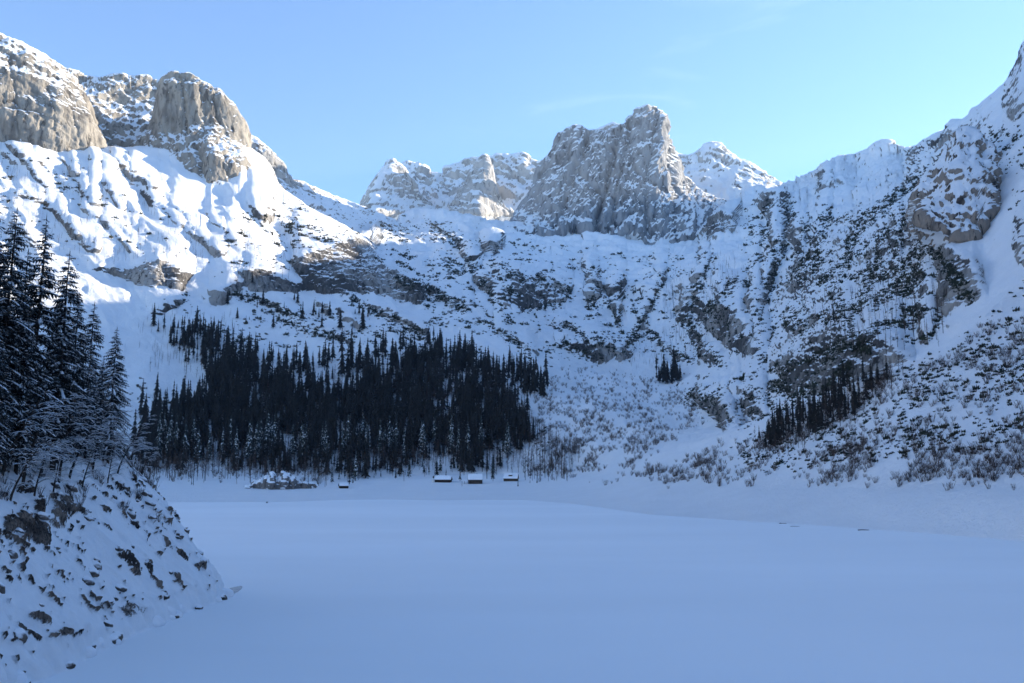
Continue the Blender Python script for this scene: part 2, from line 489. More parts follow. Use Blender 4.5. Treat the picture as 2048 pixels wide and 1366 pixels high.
D = D * (0.15 + 0.85 * sstep(0, 30, np.arange(P.shape[0]))[:, None])
P = P + (N0 * D[..., None]) * np.where(N0[..., 2:3] < 0, -1, 1)
ROCK, NM = snowcover(P, CM, 0.40, 0.66, 0.14, 9.0, 0.40)
ROCK *= np.maximum(apron, 0.0)
ROCK *= 1 - 0.75 * tal
ROCK *= 0.72
TONE = 0.5 * fbm(P[..., 0] / 60, P[..., 1] / 60, P[..., 2] / 200, 3)
P_MAIN, UV_MAIN = P, project(P)
terrain = finish_terrain('mountain_slopes', P, ROCK, TONE, M['slope'], kind='structure',
                         label='snow covered valley sides and headwall with rock bands above the lake')

# ------------------------------------------------------------------ rock peaks
def peak(name, rows, u0, u1, step, segs, mat, disp, strata, label, seed=0.0, thr=(0.45, 0.7), cw=0.35, cmv=0.6, cliffmap=None, smooth=(6, 4), dust=0.14, clefts=()):
    us = np.arange(u0, u1 + 0.1, step)
    rows = [[(u, v + 26, r * 1.05) for u, v, r in rows[0]]] + rows      # the foot tucks in under the snow
    segs = [6] + segs
    uu, vv, rr, cm = sheet(rows, us, segs, smooth[0], smooth[1], cliffmap)
    P = at(uu, vv, rr)
    if cliffmap is None:
        cm = np.full(uu.shape, cmv)
    N = normals_of(P)
    sgn = np.where((N * (P - np.array([0, 0, CAM_H]))).sum(-1, keepdims=True) > 0, -1, 1)   # towards the valley
    x, y, z = P[..., 0], P[..., 1], P[..., 2]
    a, b, c = strata      # dip of the beds: coordinate across them
    L = disp[0]
    lo = fbm(x / L + seed, y / L, z / L, 3)
    gl = ridged(x / (L * .55) + seed, y / (L * .55), z / (L * 1.6), 4, 0.55)
    sc = (a * x + b * y + c * z)
    st = ridged(sc / (L * .22) + 0.6 * lo, (y + seed) / (L * 1.3), (a * z - c * x) / (L * 1.1), 4, 0.6)
    fn = fbm(x / (L * .10) + seed, y / (L * .10), z / (L * .2), 3, 0.6)
    st = st + 0.9 * ridged(sc / (L * .62) + seed, (y + seed) / (L * 2.5), (a * z - c * x) / (L * 2.8), 2, 0.5)
    D = disp[1] * lo + disp[2] * gl + disp[3] * st + disp[4] * 0.45 * fn
    for pts, wpx, dep in clefts:          # clefts and chimneys cut into the face
        dmin = np.full(uu.shape, 1e9)
        wob = 9 * fbm(uu / 18., vv / 18., seed, 4, 0.65)
        for (x0, y0), (x1, y1) in zip(pts[:-1], pts[1:]):
            ex, ey = x1 - x0, y1 - y0
            t_ = np.clip(((uu + wob - x0) * ex + (vv - y0) * ey) / (ex * ex + ey * ey), 0, 1)
            dmin = np.minimum(dmin, np.hypot(uu + wob - x0 - t_ * ex, vv - y0 - t_ * ey))
        D = D - 0.75 * dep * (1 + 0.5 * fbm(uu / 10., vv / 10., seed + 3, 2)) * np.exp(-(dmin / wpx) ** 1.4)
    P = P + N * sgn * D[..., None]
    # hold the crest at its surveyed height; only small teeth of the displacement are kept
    k = len(segs) - 2
    nb, ns = sum(segs[:2]), sum(segs[:k])
    pv = project(P)[1]
    vs_ = np.interp(us, np.array(rows[k], float)[:, 0], np.array(rows[k], float)[:, 1])
    dlt = pv.min(0) - vs_
    dlt = 0.75 * dlt + 0.0
    dlt = dlt + 2.2 * fbm(us / 9. + seed, 0 * us, 0.5 + seed, 3)
    wt = sstep(nb, ns, np.arange(P.shape[0]))[:, None]
    P[..., 2] += wt * dlt[None] * rr / FOC
    rock, n = snowcover(P, cm, thr[0], thr[1], dust, L * .07, cw)
    tone = 0.7 * fbm(x / (L * .12), y / (L * .12), z / (L * .9) + seed, 3) + 0.3 * st
    o = finish_terrain(name, P, rock, tone, mat, kind='structure', label=label)
    return P, o, rock

def behind(row, dv=40, k=1.06):
    return [(u, v + dv, r * k) for u, v, r in row]

# great dome cliff at the left edge
sky = [(-300, -60, 1480), (0, 68, 1430), (40, 84, 1425), (80, 106, 1420), (120, 134, 1415), (150, 165, 1410), (175, 205, 1410), (192, 245, 1410), (205, 285, 1420), (216, 322, 1450)]
peak('dome_cliff', [
    [(-300, 340, 1340), (0, 300, 1325), (60, 300, 1322), (120, 305, 1322), (170, 318, 1335), (205, 330, 1365), (216, 334, 1440)],
    [(-300, 180, 1350), (0, 212, 1330), (60, 215, 1328), (120, 222, 1330), (170, 240, 1345), (205, 295, 1378), (216, 326, 1445)],
    [(-300, 40, 1375), (0, 140, 1345), (60, 150, 1344), (120, 172, 1350), (165, 205, 1365), (200, 280, 1390), (216, 324, 1448)],
    sky, behind(sky, 30, 1.08), behind(sky, 260, 1.2)],
    -300, 216, 2.0, [46, 40, 36, 12, 6], M['cliff'], (90, 7, 6, 3.0, 2.0), (0.5, 0.1, 0.85), 'rounded pale rock dome cliff with thin snow at the left skyline', 2.2,
    (0.28, 0.60), 0.30, 0.7, clefts=[([(18, 110), (32, 200), (40, 295)], 2, 4), ([(95, 170), (106, 230), (112, 300)], 2, 3), ([(140, 220), (160, 300)], 2, 3), ([(0, 215), (70, 225), (120, 250)], 2, 4)])

# gully wall and summit crest behind the dome
sky = [(100, 150, 1800), (130, 134, 1790), (150, 138, 1780), (165, 152, 1770), (205, 156, 1760), (225, 149, 1755), (245, 147, 1750), (262, 152, 1750), (290, 150, 1750), (300, 160, 1750), (330, 163, 1750), (360, 180, 1750)]
peak('gully_crest', [
    [(100, 330, 1470), (205, 330, 1470), (250, 340, 1480), (360, 340, 1500)],
    [(100, 260, 1560), (205, 250, 1560), (250, 260, 1560), (360, 260, 1560)],
    [(100, 215, 1620), (205, 205, 1650), (250, 208, 1680), (360, 215, 1690)],
    [(100, 190, 1640), (205, 185, 1670), (250, 190, 1700), (360, 200, 1700)],
    sky, behind(sky, 30, 1.06), behind(sky, 200, 1.2)],
    100, 360, 2.0, [30, 22, 12, 16, 8, 4], M['cliff'], (80, 8, 10, 3, 2.0), (0.7, 0.0, 0.7), 'snowy summit crest and gully between two left cliffs', 5.1, (0.42, 0.7), 0.3, 0.45)

# rock tower above the lit snow slope
sky = [(205, 345, 1480), (255, 300, 1470), (300, 262, 1465), (312, 225, 1455), (322, 175, 1450), (332, 152, 1450), (346, 143, 1450), (362, 147, 1450), (378, 146, 1452), (396, 160, 1452), (420, 172, 1455), (438, 178, 1458),
       (455, 200, 1460), (472, 218, 1464), (486, 240, 1468), (493, 268, 1476), (497, 296, 1488), (520, 325, 1500), (548, 360, 1530), (590, 420, 1560)]
peak('rock_tower', [
    [(205, 440, 1350), (270, 430, 1345), (330, 436, 1340), (390, 440, 1335), (430, 442, 1330), (480, 436, 1335), (540, 430, 1370), (590, 450, 1450)],
    [(205, 390, 1400), (270, 355, 1365), (330, 380, 1352), (390, 335, 1345), (430, 315, 1342), (480, 340, 1350), (540, 400, 1400), (590, 440, 1470)],
    [(205, 370, 1430), (270, 320, 1400), (330, 300, 1395), (390, 285, 1390), (430, 282, 1388), (480, 312, 1395), (540, 380, 1450), (590, 435, 1490)],
    [(205, 360, 1450), (270, 310, 1430), (320, 270, 1425), (390, 255, 1420), (430, 255, 1420), (470, 285, 1425), (497, 305, 1450), (540, 372, 1480), (590, 430, 1510)],
    [(205, 352, 1470), (255, 305, 1455), (300, 268, 1450), (330, 175, 1436), (350, 165, 1434), (390, 172, 1433), (440, 192, 1438), (478, 240, 1450), (497, 300, 1470), (540, 366, 1510), (590, 425, 1530)],
    sky, behind(sky, 20, 1.05), behind(sky, 220, 1.2)],
    205, 590, 2.0, [50, 26, 18, 30, 26, 8, 4], M['cliff'], (56, 4, 7, 3.2, 2.0), (0.8, 0.0, 0.35), 'square pale rock tower lit by the sun on the left ridge', 8.8, (0.26, 0.58), 0.35, 0.55, None, (3, 2), clefts=[([(362, 146), (370, 220), (378, 275)], 3, 10), ([(425, 172), (438, 250)], 3, 8), ([(395, 300), (410, 360), (400, 432)], 4, 10), ([(448, 315), (462, 380)], 3, 8), ([(345, 330), (355, 430)], 3, 8), ([(400, 165), (405, 200)], 2.5, 7)])

# shaded ridge running down behind the tower
sky = [(470, 300, 1950), (490, 262, 1900), (515, 275, 1900), (540, 298, 1900), (560, 322, 1900), (575, 345, 1905), (582, 358, 1950), (600, 362, 2050), (640, 380, 2100), (680, 396, 2150), (730, 414, 2200), (790, 440, 2300)]
peak('shaded_ridge', [
    [(470, 480, 1560), (580, 480, 1560), (650, 470, 1600), (730, 480, 1700), (790, 480, 1800)],
    [(470, 400, 1720), (540, 390, 1720), (580, 400, 1750), (650, 425, 1800), (730, 455, 1900), (790, 465, 2000)],
    [(470, 340, 1850), (540, 345, 1850), (578, 378, 1870), (600, 380, 1950), (650, 402, 2000), (730, 430, 2100), (790, 450, 2200)],
    sky, behind(sky, 20, 1.06), behind(sky, 200, 1.2)],
    470, 790, 2.0, [24, 24, 24, 8, 4], M['slope'], (80, 7, 7, 3, 2.0), (0.3, 0.0, 0.9), 'snowy ridge in shade running down to the right behind the tower', 3.7, (0.42, 0.68), 0.35, 0.4)

# far massif
sky = [(700, 430, 3500), (740, 400, 3450), (770, 345, 3420), (800, 330, 3420), (816, 321, 3420), (830, 328, 3420), (846, 330, 3420), (856, 345, 3420), (892, 349, 3420), (899, 334, 3420), (925, 322, 3420), (945, 318, 3420), (985, 312, 3420), (1000, 308, 3420), (1022, 310, 3420), (1044, 305, 3420), (1060, 318, 3420), (1085, 324, 3420), (1140, 330, 3450)]
peak('far_massif', [
    [(700, 450, 3000), (860, 440, 3000), (1000, 430, 3000), (1140, 440, 3000)],
    [(700, 440, 3200), (860, 412, 3180), (1000, 412, 3180), (1140, 420, 3200)],
    [(700, 436, 3300), (770, 390, 3270), (860, 385, 3260), (900, 380, 3260), (1000, 370, 3270), (1140, 380, 3300)],
    sky, behind(sky, 15, 1.04), behind(sky, 120, 1.15)],
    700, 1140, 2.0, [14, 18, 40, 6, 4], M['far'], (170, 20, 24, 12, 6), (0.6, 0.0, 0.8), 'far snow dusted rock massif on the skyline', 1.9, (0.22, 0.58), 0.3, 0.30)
sky = [(722, 420, 3020), (735, 398, 3000), (752, 368, 2990), (764, 346, 2990), (776, 322, 2990), (786, 317, 2990), (796, 326, 2990), (806, 342, 2990), (820, 362, 2995), (832, 384, 3000), (842, 402, 3020), (866, 412, 3060)]
peak('far_pyramid', [
    [(722, 440, 2840), (750, 436, 2700), (800, 432, 2800), (840, 430, 2930), (866, 428, 3010)],
    [(722, 424, 2940), (745, 400, 2790), (790, 392, 2890), (828, 400, 3000), (866, 418, 3050)],
    [(722, 421, 2990), (755, 368, 2880), (785, 345, 2940), (805, 360, 2990), (866, 414, 3060)],
    sky, behind(sky, 20, 1.05), behind(sky, 120, 1.15)],
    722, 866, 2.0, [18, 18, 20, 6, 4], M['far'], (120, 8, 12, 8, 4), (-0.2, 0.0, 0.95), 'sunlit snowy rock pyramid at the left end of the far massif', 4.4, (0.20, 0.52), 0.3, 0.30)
sky = [(905, 416, 3020), (918, 390, 3010), (930, 370, 3000), (942, 350, 3000), (950, 338, 3000), (960, 318, 3000), (968, 306, 3000), (974, 312, 3000), (976, 335, 3000), (982, 362, 3000), (992, 385, 3000), (1004, 412, 3010), (1020, 424, 3040)]
peak('far_spire', [
    [(905, 428, 2940), (935, 430, 2880), (955, 432, 2830), (1000, 432, 2960), (1020, 432, 3010)],
    [(905, 420, 2990), (930, 402, 2950), (955, 398, 2890), (990, 412, 2990), (1020, 428, 3030)],
    [(905, 418, 3000), (945, 368, 2960), (965, 350, 2950), (980, 372, 2960), (1020, 426, 3020)],
    sky, behind(sky, 20, 1.05), behind(sky, 120, 1.15)],
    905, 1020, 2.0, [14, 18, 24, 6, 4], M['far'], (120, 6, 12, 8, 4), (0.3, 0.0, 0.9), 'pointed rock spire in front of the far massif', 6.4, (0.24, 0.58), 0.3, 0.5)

# central peak
sky = [(1025, 462, 2140), (1038, 436, 2130), (1048, 420, 2130), (1062, 396, 2130), (1076, 366, 2130), (1084, 332, 2130), (1096, 312, 2135), (1108, 288, 2140), (1118, 266, 2145), (1136, 258, 2150), (1152, 250, 2150), (1166, 260, 2155),
       (1192, 260, 2160), (1216, 264, 2165), (1236, 252, 2170), (1256, 244, 2175), (1268, 226, 2180), (1276, 216, 2180), (1290, 213, 2185), (1308, 213, 2190), (1322, 222, 2195), (1328, 236, 2200), (1333, 262, 2210), (1342, 288, 2220),
       (1350, 322, 2240), (1360, 352, 2250), (1380, 374, 2270), (1404, 386, 2280), (1440, 402, 2290), (1480, 420, 2320)]
base = [(1025, 470, 1960), (1060, 466, 1950), (1078, 470, 1945), (1100, 464, 1945), (1125, 452, 1955), (1150, 442, 1965), (1175, 448, 1960), (1190, 468, 1945), (1215, 472, 1945), (1238, 458, 1955), (1258, 446, 1965), (1280, 456, 1960),
        (1298, 480, 1940), (1320, 490, 1935), (1345, 478, 1945), (1372, 474, 1955), (1395, 478, 1955), (1420, 492, 1960), (1445, 480, 2000), (1480, 470, 2100)]
peak('central_peak', [
    [(u, v + 14, r - 25) for u, v, r in base], base,
    [(1025, 466, 2040), (1062, 440, 2030), (1100, 410, 2020), (1150, 390, 2020), (1200, 395, 2020), (1260, 385, 2020), (1300, 395, 2010), (1340, 410, 2020), (1400, 435, 2060), (1440, 450, 2100), (1480, 440, 2200)],
    [(1025, 464, 2090), (1062, 415, 2080), (1100, 350, 2080), (1150, 320, 2085), (1200, 320, 2085), (1260, 305, 2090), (1300, 300, 2090), (1330, 320, 2110), (1356, 385, 2140), (1400, 412, 2170), (1440, 415, 2200), (1480, 420, 2260)],
    sky, behind(sky, 20, 1.04), behind(sky, 260, 1.2)],
    1025, 1480, 2.0, [6, 40, 44, 46, 8, 6], M['peakrock'], (110, 5, 8, 12, 3.5), (0.85, 0.2, -0.45), 'steep grey central peak with diagonal rock ribs and snow dusted ledges', 9.6, (0.21, 0.56), 0.30, 0.75, None, (5, 2),
    clefts=[([(1243, 250), (1225, 320), (1205, 400), (1190, 468)], 6, 30), ([(1268, 228), (1255, 300), (1235, 380), (1225, 450)], 4, 18), ([(1182, 256), (1152, 340), (1122, 430), (1105, 465)], 6, 24), ([(1312, 220), (1300, 330), (1290, 430), (1297, 475)], 4, 18),
            ([(1122, 262), (1096, 350), (1070, 430)], 5, 18), ([(1334, 270), (1338, 350), (1350, 430)], 5, 20), ([(1160, 350), (1190, 385), (1230, 400)], 4, 12), ([(1270, 340), (1300, 370), (1330, 390)], 4, 12)])

# dark buttress on the right slope
sky = [(1828, 430, 760), (1846, 372, 740), (1862, 345, 735), (1880, 330, 735), (1896, 300, 738), (1916, 262, 745), (1930, 254, 748), (1944, 262, 750), (1955, 278, 748), (1976, 288, 745), (1990, 305, 745), (1998, 335, 745), (2004, 370, 760), (2014, 420, 790)]
peak('dark_buttress', [
    [(1828, 452, 700), (1850, 440, 596), (1885, 462, 580), (1920, 482, 573), (1950, 480, 576), (1975, 430, 596), (2014, 430, 740)],
    [(1828, 446, 715), (1850, 420, 616), (1885, 430, 602), (1920, 430, 596), (1950, 420, 600), (1980, 390, 620), (2014, 426, 750)],
    [(1828, 440, 730), (1850, 398, 652), (1885, 375, 642), (1920, 340, 642), (1950, 340, 644), (1985, 350, 656), (2014, 424, 765)],
    [(1828, 434, 745), (1848, 380, 720), (1885, 345, 715), (1918, 290, 718), (1945, 290, 720), (1988, 325, 725), (2014, 422, 780)],
    sky, [(u, v + 4, r * 1.12) for u, v, r in sky], [(u, v + 10, r * 1.6) for u, v, r in sky]],
    1828, 2014, 2.0, [26, 30, 24, 14, 8, 6], M['buttress'], (46, 4, 5, 3.4, 1.8), (0.75, 0.1, -0.3), 'dark brown rock buttress with snow ledges on the right slope', 3.1, (0.16, 0.46), 0.35, 0.7)

# snowy tip peeping over the central peak, and the snow peak right of it
sky = [(1180, 268, 2800), (1200, 252, 2800), (1226, 244, 2800), (1240, 248, 2800), (1262, 262, 2800)]
peak('snow_tip', [[(1180, 330, 2700), (1262, 330, 2700)], sky, behind(sky, 20, 1.05), behind(sky, 120, 1.2)],
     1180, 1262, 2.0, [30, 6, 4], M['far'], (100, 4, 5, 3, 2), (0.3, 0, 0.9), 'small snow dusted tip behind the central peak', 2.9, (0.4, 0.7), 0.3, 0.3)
sky = [(1320, 270, 2750), (1340, 296, 2720), (1352, 308, 2700), (1376, 312, 2700), (1396, 302, 2700), (1410, 290, 2700), (1424, 284, 2700), (1436, 286, 2700), (1446, 300, 2700), (1470, 314, 2700), (1492, 322, 2700), (1510, 334, 2700), (1534, 350, 2700), (1560, 368, 2700), (1600, 392, 2720)]
peak('saddle_peak', [
    [(1320, 440, 2250), (1440, 430, 2250), (1520, 420, 2250), (1600, 425, 2250)],
    [(1320, 390, 2400), (1400, 382, 2400), (1500, 385, 2400), (1560, 395, 2400), (1600, 410, 2450)],
    [(1320, 345, 2580), (1400, 350, 2540), (1440, 345, 2540), (1500, 360, 2550), (1560, 384, 2600), (1600, 400, 2620)],
    sky, behind(sky, 20, 1.05), behind(sky, 200, 1.2)],
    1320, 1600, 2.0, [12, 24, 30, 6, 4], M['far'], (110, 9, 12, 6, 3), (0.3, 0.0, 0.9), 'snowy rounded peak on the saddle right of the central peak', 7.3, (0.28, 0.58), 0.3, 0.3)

# ------------------------------------------------------------------ the mountain on the right goes on beside and behind the viewer and shades the lake
ys = np.linspace(-900, 1000, 120)
ts = np.linspace(0, 1, 60)
Y, T = np.meshgrid(ys, ts)
foot = 150 + 0.06 * np.abs(Y) + 260 * sstep(-100, -900, Y) * 0
crest = 660 + 0.10 * Y
xx = foot + T * (crest - foot)
zz = 640 * T ** 1.15
back = T > 0.86
Pr = np.stack([xx, Y, zz], -1)
Pr[..., 2] += (60 * fbm(xx / 220, Y / 220, 0.3, 4) + 25 * ridged(xx / 90, Y / 90, 2.2, 4)) * sstep(0.0, 0.4, T)
Pr[..., 2] += -2 * (1 - sstep(0, 0.05, T))
# keep out of the part that the valley-side sheet already covers in view
az = np.degrees(np.arctan2(Pr[..., 0], Pr[..., 1]))
Pr[..., 2] -= 700 * (1 - sstep(36, 42, az)) * (Pr[..., 1] > 0)
rk, _ = snowcover(Pr, np.full(T.shape, 0.3), 0.45, 0.7, 0.1, 30, 0.3)
finish_terrain('right_mountain', Pr, rk, 0.3 * fbm(xx / 60, Y / 60, 1.0, 3), M['slope'], kind='structure', label='snowy mountain side to the right of the lake')

# ------------------------------------------------------------------ unseen mountain, added behind and left to limit sky light and bounce fill
A = np.radians(np.linspace(118, 312, 150))
T, AA = np.meshgrid(np.linspace(0, 1, 40), A, indexing='ij')
rad = 330 + 700 * T + 30 * np.sin(AA * 5)
Pb = np.stack([rad * np.sin(AA), rad * np.cos(AA), 520 * T ** 0.9 - 2], -1)
Pb[..., 2] += (70 * fbm(Pb[..., 0] / 260, Pb[..., 1] / 260, 4.3, 4)) * sstep(0, 0.3, T)
rk = np.clip(0.12 + 0.9 * fbm(Pb[..., 0] / 60, Pb[..., 1] / 60, 0.2, 4), 0, 1) * sstep(0.02, 0.1, T)
finish_terrain('fill_mountain', Pb, rk, 0 * rk, M['bank'], kind='structure', label='unseen snowy mountain side, added behind the viewer to shape the fill light')

# ------------------------------------------------------------------ frozen lake and wide ground
m, n, b = nt_new('lake_snow')
geo = node(n, 'ShaderNodeNewGeometry')
mp = node(n, 'ShaderNodeMapping')
mp.inputs['Scale'].default_value = (0.006, 0.02, 0.02)
n.links.new(geo.outputs['Position'], mp.inputs['Vector'])
nz = node(n, 'ShaderNodeTexNoise', Scale=1.0, Detail=5.0, Roughness=0.55)
n.links.new(mp.outputs[0], nz.inputs['Vector'])
mp2 = node(n, 'ShaderNodeMapping')
mp2.inputs['Scale'].default_value = (0.25, 1.0, 1.0)
mp2.inputs['Rotation'].default_value = (0, 0, 0.3)
n.links.new(geo.outputs['Position'], mp2.inputs['Vector'])
nf = node(n, 'ShaderNodeTexNoise', Scale=0.8, Detail=6.0, Roughness=0.65)
n.links.new(mp2.outputs[0], nf.inputs['Vector'])
n.links.new(mixc(n, ramp(n, nz.outputs['Fac'], 0.35, 0.65), (0.775, 0.80, 0.815), (0.815, 0.84, 0.855)), b.inputs['Base Color'])
b.inputs['Roughness'].default_value = 0.8
b.inputs['Specular IOR Level'].default_value = 0.25
bp = node(n, 'ShaderNodeBump', Strength=0.4, Distance=0.08)
n.links.new(nf.outputs['Fac'], bp.inputs['Height'])
n.links.new(bp.outputs[0], b.inputs['Normal'])
M['lake'] = m
lx = np.linspace(-700, 700, 141); ly = np.linspace(-400, 760, 117)
LX, LY = np.meshgrid(lx, ly)
LZ = 0.05 * fbm(LX / 70, LY / 70, 0.7, 3)
me = mesh_from('frozen_lake', np.stack([LX, LY, LZ], -1).reshape(-1, 3), grid_faces(*LX.shape), m)
link('frozen_lake', me, kind='structure', label='flat snow covered frozen lake')
g = 5000.0
me = mesh_from('ground', np.array([[-g, -g, -4], [g, -g, -4], [g, g, -4], [-g, g, -4]], float), np.array([[0, 1, 2, 3]]), M['lake'])
link('ground', me, kind='structure', label='snow covered valley floor beyond the lake')

# ------------------------------------------------------------------ steep left bank close to the viewer
path = np.array([(-44, -60), (-39, -10), (-36.8, 30), (-36.3, 60), (-36.8, 76), (-37.2, 85), (-37.2, 95), (-36.8, 105), (-36.6, 111), (-38.5, 116.5), (-45, 121), (-58, 126), (-76, 132), (-112, 143), (-172, 163)], float)
sl = np.concatenate([[0], np.cumsum(np.hypot(*np.diff(path, axis=0).T))])
ss = np.concatenate([np.linspace(0, 85, 60, endpoint=False), np.linspace(85, 192, 560, endpoint=False), np.linspace(192, sl[-1], 90)])
px, py = np.interp(ss, sl, path[:, 0]), np.interp(ss, sl, path[:, 1])
tx, ty = np.gradient(smooth_axis(px, 16, 0)), np.gradient(smooth_axis(py, 16, 0))
tx, ty = smooth_axis(tx, 30, 0), smooth_axis(ty, 30, 0)
tn = np.hypot(tx, ty)
nx, ny = -ty / tn, tx / tn                     # uphill, to the left of the path
dd = np.concatenate([np.linspace(-1.5, 26, 230, endpoint=False), np.linspace(26, 70, 60)])

def bank_profile(d):
    return np.where(d < 0, 0.5 * d, np.where(d < 8, 1.55 * d, np.where(d < 16, 12.4 + 1.05 * (d - 8), 20.8 + 0.62 * (d - 16))))

Dg, Sg = np.meshgrid(dd, ss, indexing='ij')
wob = 0.9 * fbm(Sg / 7.0, 0 * Sg + 1.7, 0.4, 3)          # ragged waterline
B = np.stack([px + nx * (Dg + wob), py + ny * (Dg + wob), bank_profile(Dg)], -1)
BASE_BANK = B.copy()
NB = normals_of(B)
NB = NB * np.where(NB[..., 2:3] < 0, -1, 1)
bx_, by_, bz_ = B[..., 0], B[..., 1], B[..., 2]
dip = 0.72 * (by_) + 0.70 * bz_                           # rock ribs run down towards the nose
acr = 0.70 * (by_) - 0.72 * bz_
lowb = fbm(bx_ / 9., by_ / 9., bz_ / 9., 4)
ribs = ridged(acr / 40. + 4, dip / 6.5 + 0.4 * lowb, bx_ / 30., 4, 0.6)
lump = fbm(bx_ / 2.2, by_ / 2.2, bz_ / 2.2, 3)
BU, BV = project(B)
BANKROCK = paint([
    (1.0, [(0, 1040), (40, 1020), (60, 1040), (100, 1070), (98, 1090), (60, 1080), (20, 1062), (0, 1068)], 5),
    (0.9, [(64, 1000), (84, 1000), (82, 1045), (100, 1060), (90, 1062), (66, 1040)], 4),
    (0.8, [(30, 975), (60, 960), (62, 985), (40, 990)], 5), (0.7, [(90, 985), (140, 995), (145, 1012), (120, 1050), (100, 1030)], 9),
    (0.9, [(150, 1010), (165, 1012), (180, 1025), (160, 1022)], 4), (0.8, [(195, 1007), (222, 1018), (215, 1026), (200, 1018)], 4),
    (0.9, [(225, 1100), (245, 1108), (272, 1138), (275, 1152), (262, 1145), (240, 1118)], 4),
    (0.9, [(275, 1120), (290, 1138), (305, 1170), (318, 1188), (302, 1182), (285, 1150)], 4),
    (0.9, [(340, 1145), (352, 1150), (358, 1172), (372, 1178), (362, 1186), (345, 1170)], 4),
    (0.9, [(345, 1090), (372, 1105), (378, 1120), (360, 1115)], 4), (0.9, [(385, 1128), (400, 1132), (402, 1148), (392, 1142)], 4),
    (0.9, [(415, 1118), (430, 1128), (434, 1144), (426, 1136)], 4), (0.9, [(310, 1065), (330, 1075), (344, 1094), (330, 1085)], 4),
    (0.8, [(255, 1035), (275, 1045), (270, 1060), (258, 1050)], 4), (0.8, [(280, 1060), (292, 1065), (288, 1080)], 4),
    (0.9, [(25, 1245), (40, 1255), (70, 1285), (60, 1290), (40, 1275)], 4), (0.9, [(52, 1232), (68, 1235), (88, 1256), (76, 1254)], 4),
    (0.9, [(80, 1278), (110, 1266), (145, 1275), (140, 1284), (100, 1282), (80, 1290)], 4),
    (0.6, [(230, 1215), (250, 1208), (288, 1225), (285, 1240), (245, 1245)], 7), (0.8, [(290, 1205), (312, 1198), (310, 1212)], 4),
    (0.7, [(185, 1245), (200, 1240), (215, 1250), (200, 1256)], 5),
])
pm = samp(BANKROCK, BU + 7 * fbm(BU / 18., BV / 18., 2.0, 3), BV + 7 * fbm(BU / 18., BV / 18., 5.0, 3))
scat = sstep(0.36, 0.5, fbm(acr / 4.0, dip / 0.75, bx_ / 3., 4, 0.7) + 0.30 * fbm(bx_ / 14., by_ / 14., bz_ / 14., 2) + 0.10 * sstep(4, 14, bz_))
speck = sstep(0.36, 0.5, fbm(acr / 1.3, dip / 0.32, bx_ / 1.2, 3, 0.7) + 0.22 * fbm(bx_ / 10., by_ / 10., bz_ / 10., 2))
frag = sstep(-0.30, 0.02, fbm(acr / 1.1, dip / 0.4, bx_ / 1.0, 3, 0.7))
rockm = np.clip(np.maximum(np.maximum(pm, 0.85 * scat) * frag, 0.9 * speck), 0, 1) * sstep(0.4, 1.2, Dg)
shoreb = np.exp(-((Dg - 1.0) / 1.6) ** 2)
DB = (0.9 * lowb + 0.45 * ribs + 0.18 * lump + rockm * (0.30 + 0.5 * lump + 0.45 * ridged(acr / 2.2, dip / 0.8, bx_ / 1.5, 3, 0.6))) * sstep(-0.4, 1.5, Dg) + shoreb * (0.55 * np.abs(fbm(Sg / 2.6, Dg / 2.6, 0.2, 2)) * 2 + 0.2)
B = B + NB * DB[..., None]
B[..., 2] += 0.35 * fbm(bx_ / 0.7, by_ / 0.7, bz_ / 0.7, 2) * rockm
bn = normals_of(B)
steep = 1 - sstep(0.15, 0.42, np.abs(bn[..., 2]))
brock = np.clip(rockm + 0.5 * steep * sstep(1, 3, Dg), 0, 1)
BANK_N = bn * np.where(bn[..., 2:3] < 0, -1, 1)
finish_terrain('left_bank', B, brock, 0.5 * lump, M['bank'], kind='structure', label='steep snowy bank with dark rock ribs on the left shore')

BFU, BFV = project(B)
def bank_at(u, v):
    d = (BFU - u) ** 2 + (BFV - v) ** 2 + np.where(B[..., 1] > 20, 0, 1e9) + 0.02 * np.hypot(B[..., 0], B[..., 1])
    return B.reshape(-1, 3)[np.argmin(d)]
def bank_point(x, y):
    i = np.argmin((B[..., 0] - x) ** 2 + (B[..., 1] - y) ** 2)
    return B.reshape(-1, 3)[i]

# thin grey ice along the waterline
m, n, b = nt_new('thin_grey_ice')
geo = node(n, 'ShaderNodeNewGeometry')
nz = node(n, 'ShaderNodeTexNoise', Scale=0.8, Detail=4.0)
n.links.new(geo.outputs['Position'], nz.inputs['Vector'])
n.links.new(mixc(n, ramp(n, nz.outputs['Fac'], 0.35, 0.65), (0.42, 0.46, 0.48), (0.60, 0.63, 0.65)), b.inputs['Base Color'])
b.inputs['Roughness'].default_value = 0.25
M['ice'] = m
def ice_patch(pts, label):
    w = [at(u, v, lake_range(u, v, 0.06)) for u, v in pts]
    k = 6
    P2 = []
    for i in range(len(w)):
        p0, p1, p2, p3 = w[i - 1], w[i], w[(i + 1) % len(w)], w[(i + 2) % len(w)]
        for j in range(k):
            t = j / k
            P2.append(0.5 * ((2 * p1) + (-p0 + p2) * t + (2 * p0 - 5 * p1 + 4 * p2 - p3) * t * t + (-p0 + 3 * p1 - 3 * p2 + p3) * t ** 3))
    P2 = np.array(P2); P2[:, 2] = 0.075
    c = P2.mean(0)
    nn = len(P2)
    V = np.concatenate([P2, P2 * [1, 1, 0] + [0, 0, -0.1], [c]])
    F = [np.array([[i, (i + 1) % nn, 2 * nn] for i in range(nn)]), np.array([[i, i + nn, (i + 1) % nn + nn, (i + 1) % nn] for i in range(nn)])]
    link('ice_sheet', mesh_from('ice_sheet', V, F, M['ice'], False), kind='structure', label=label)
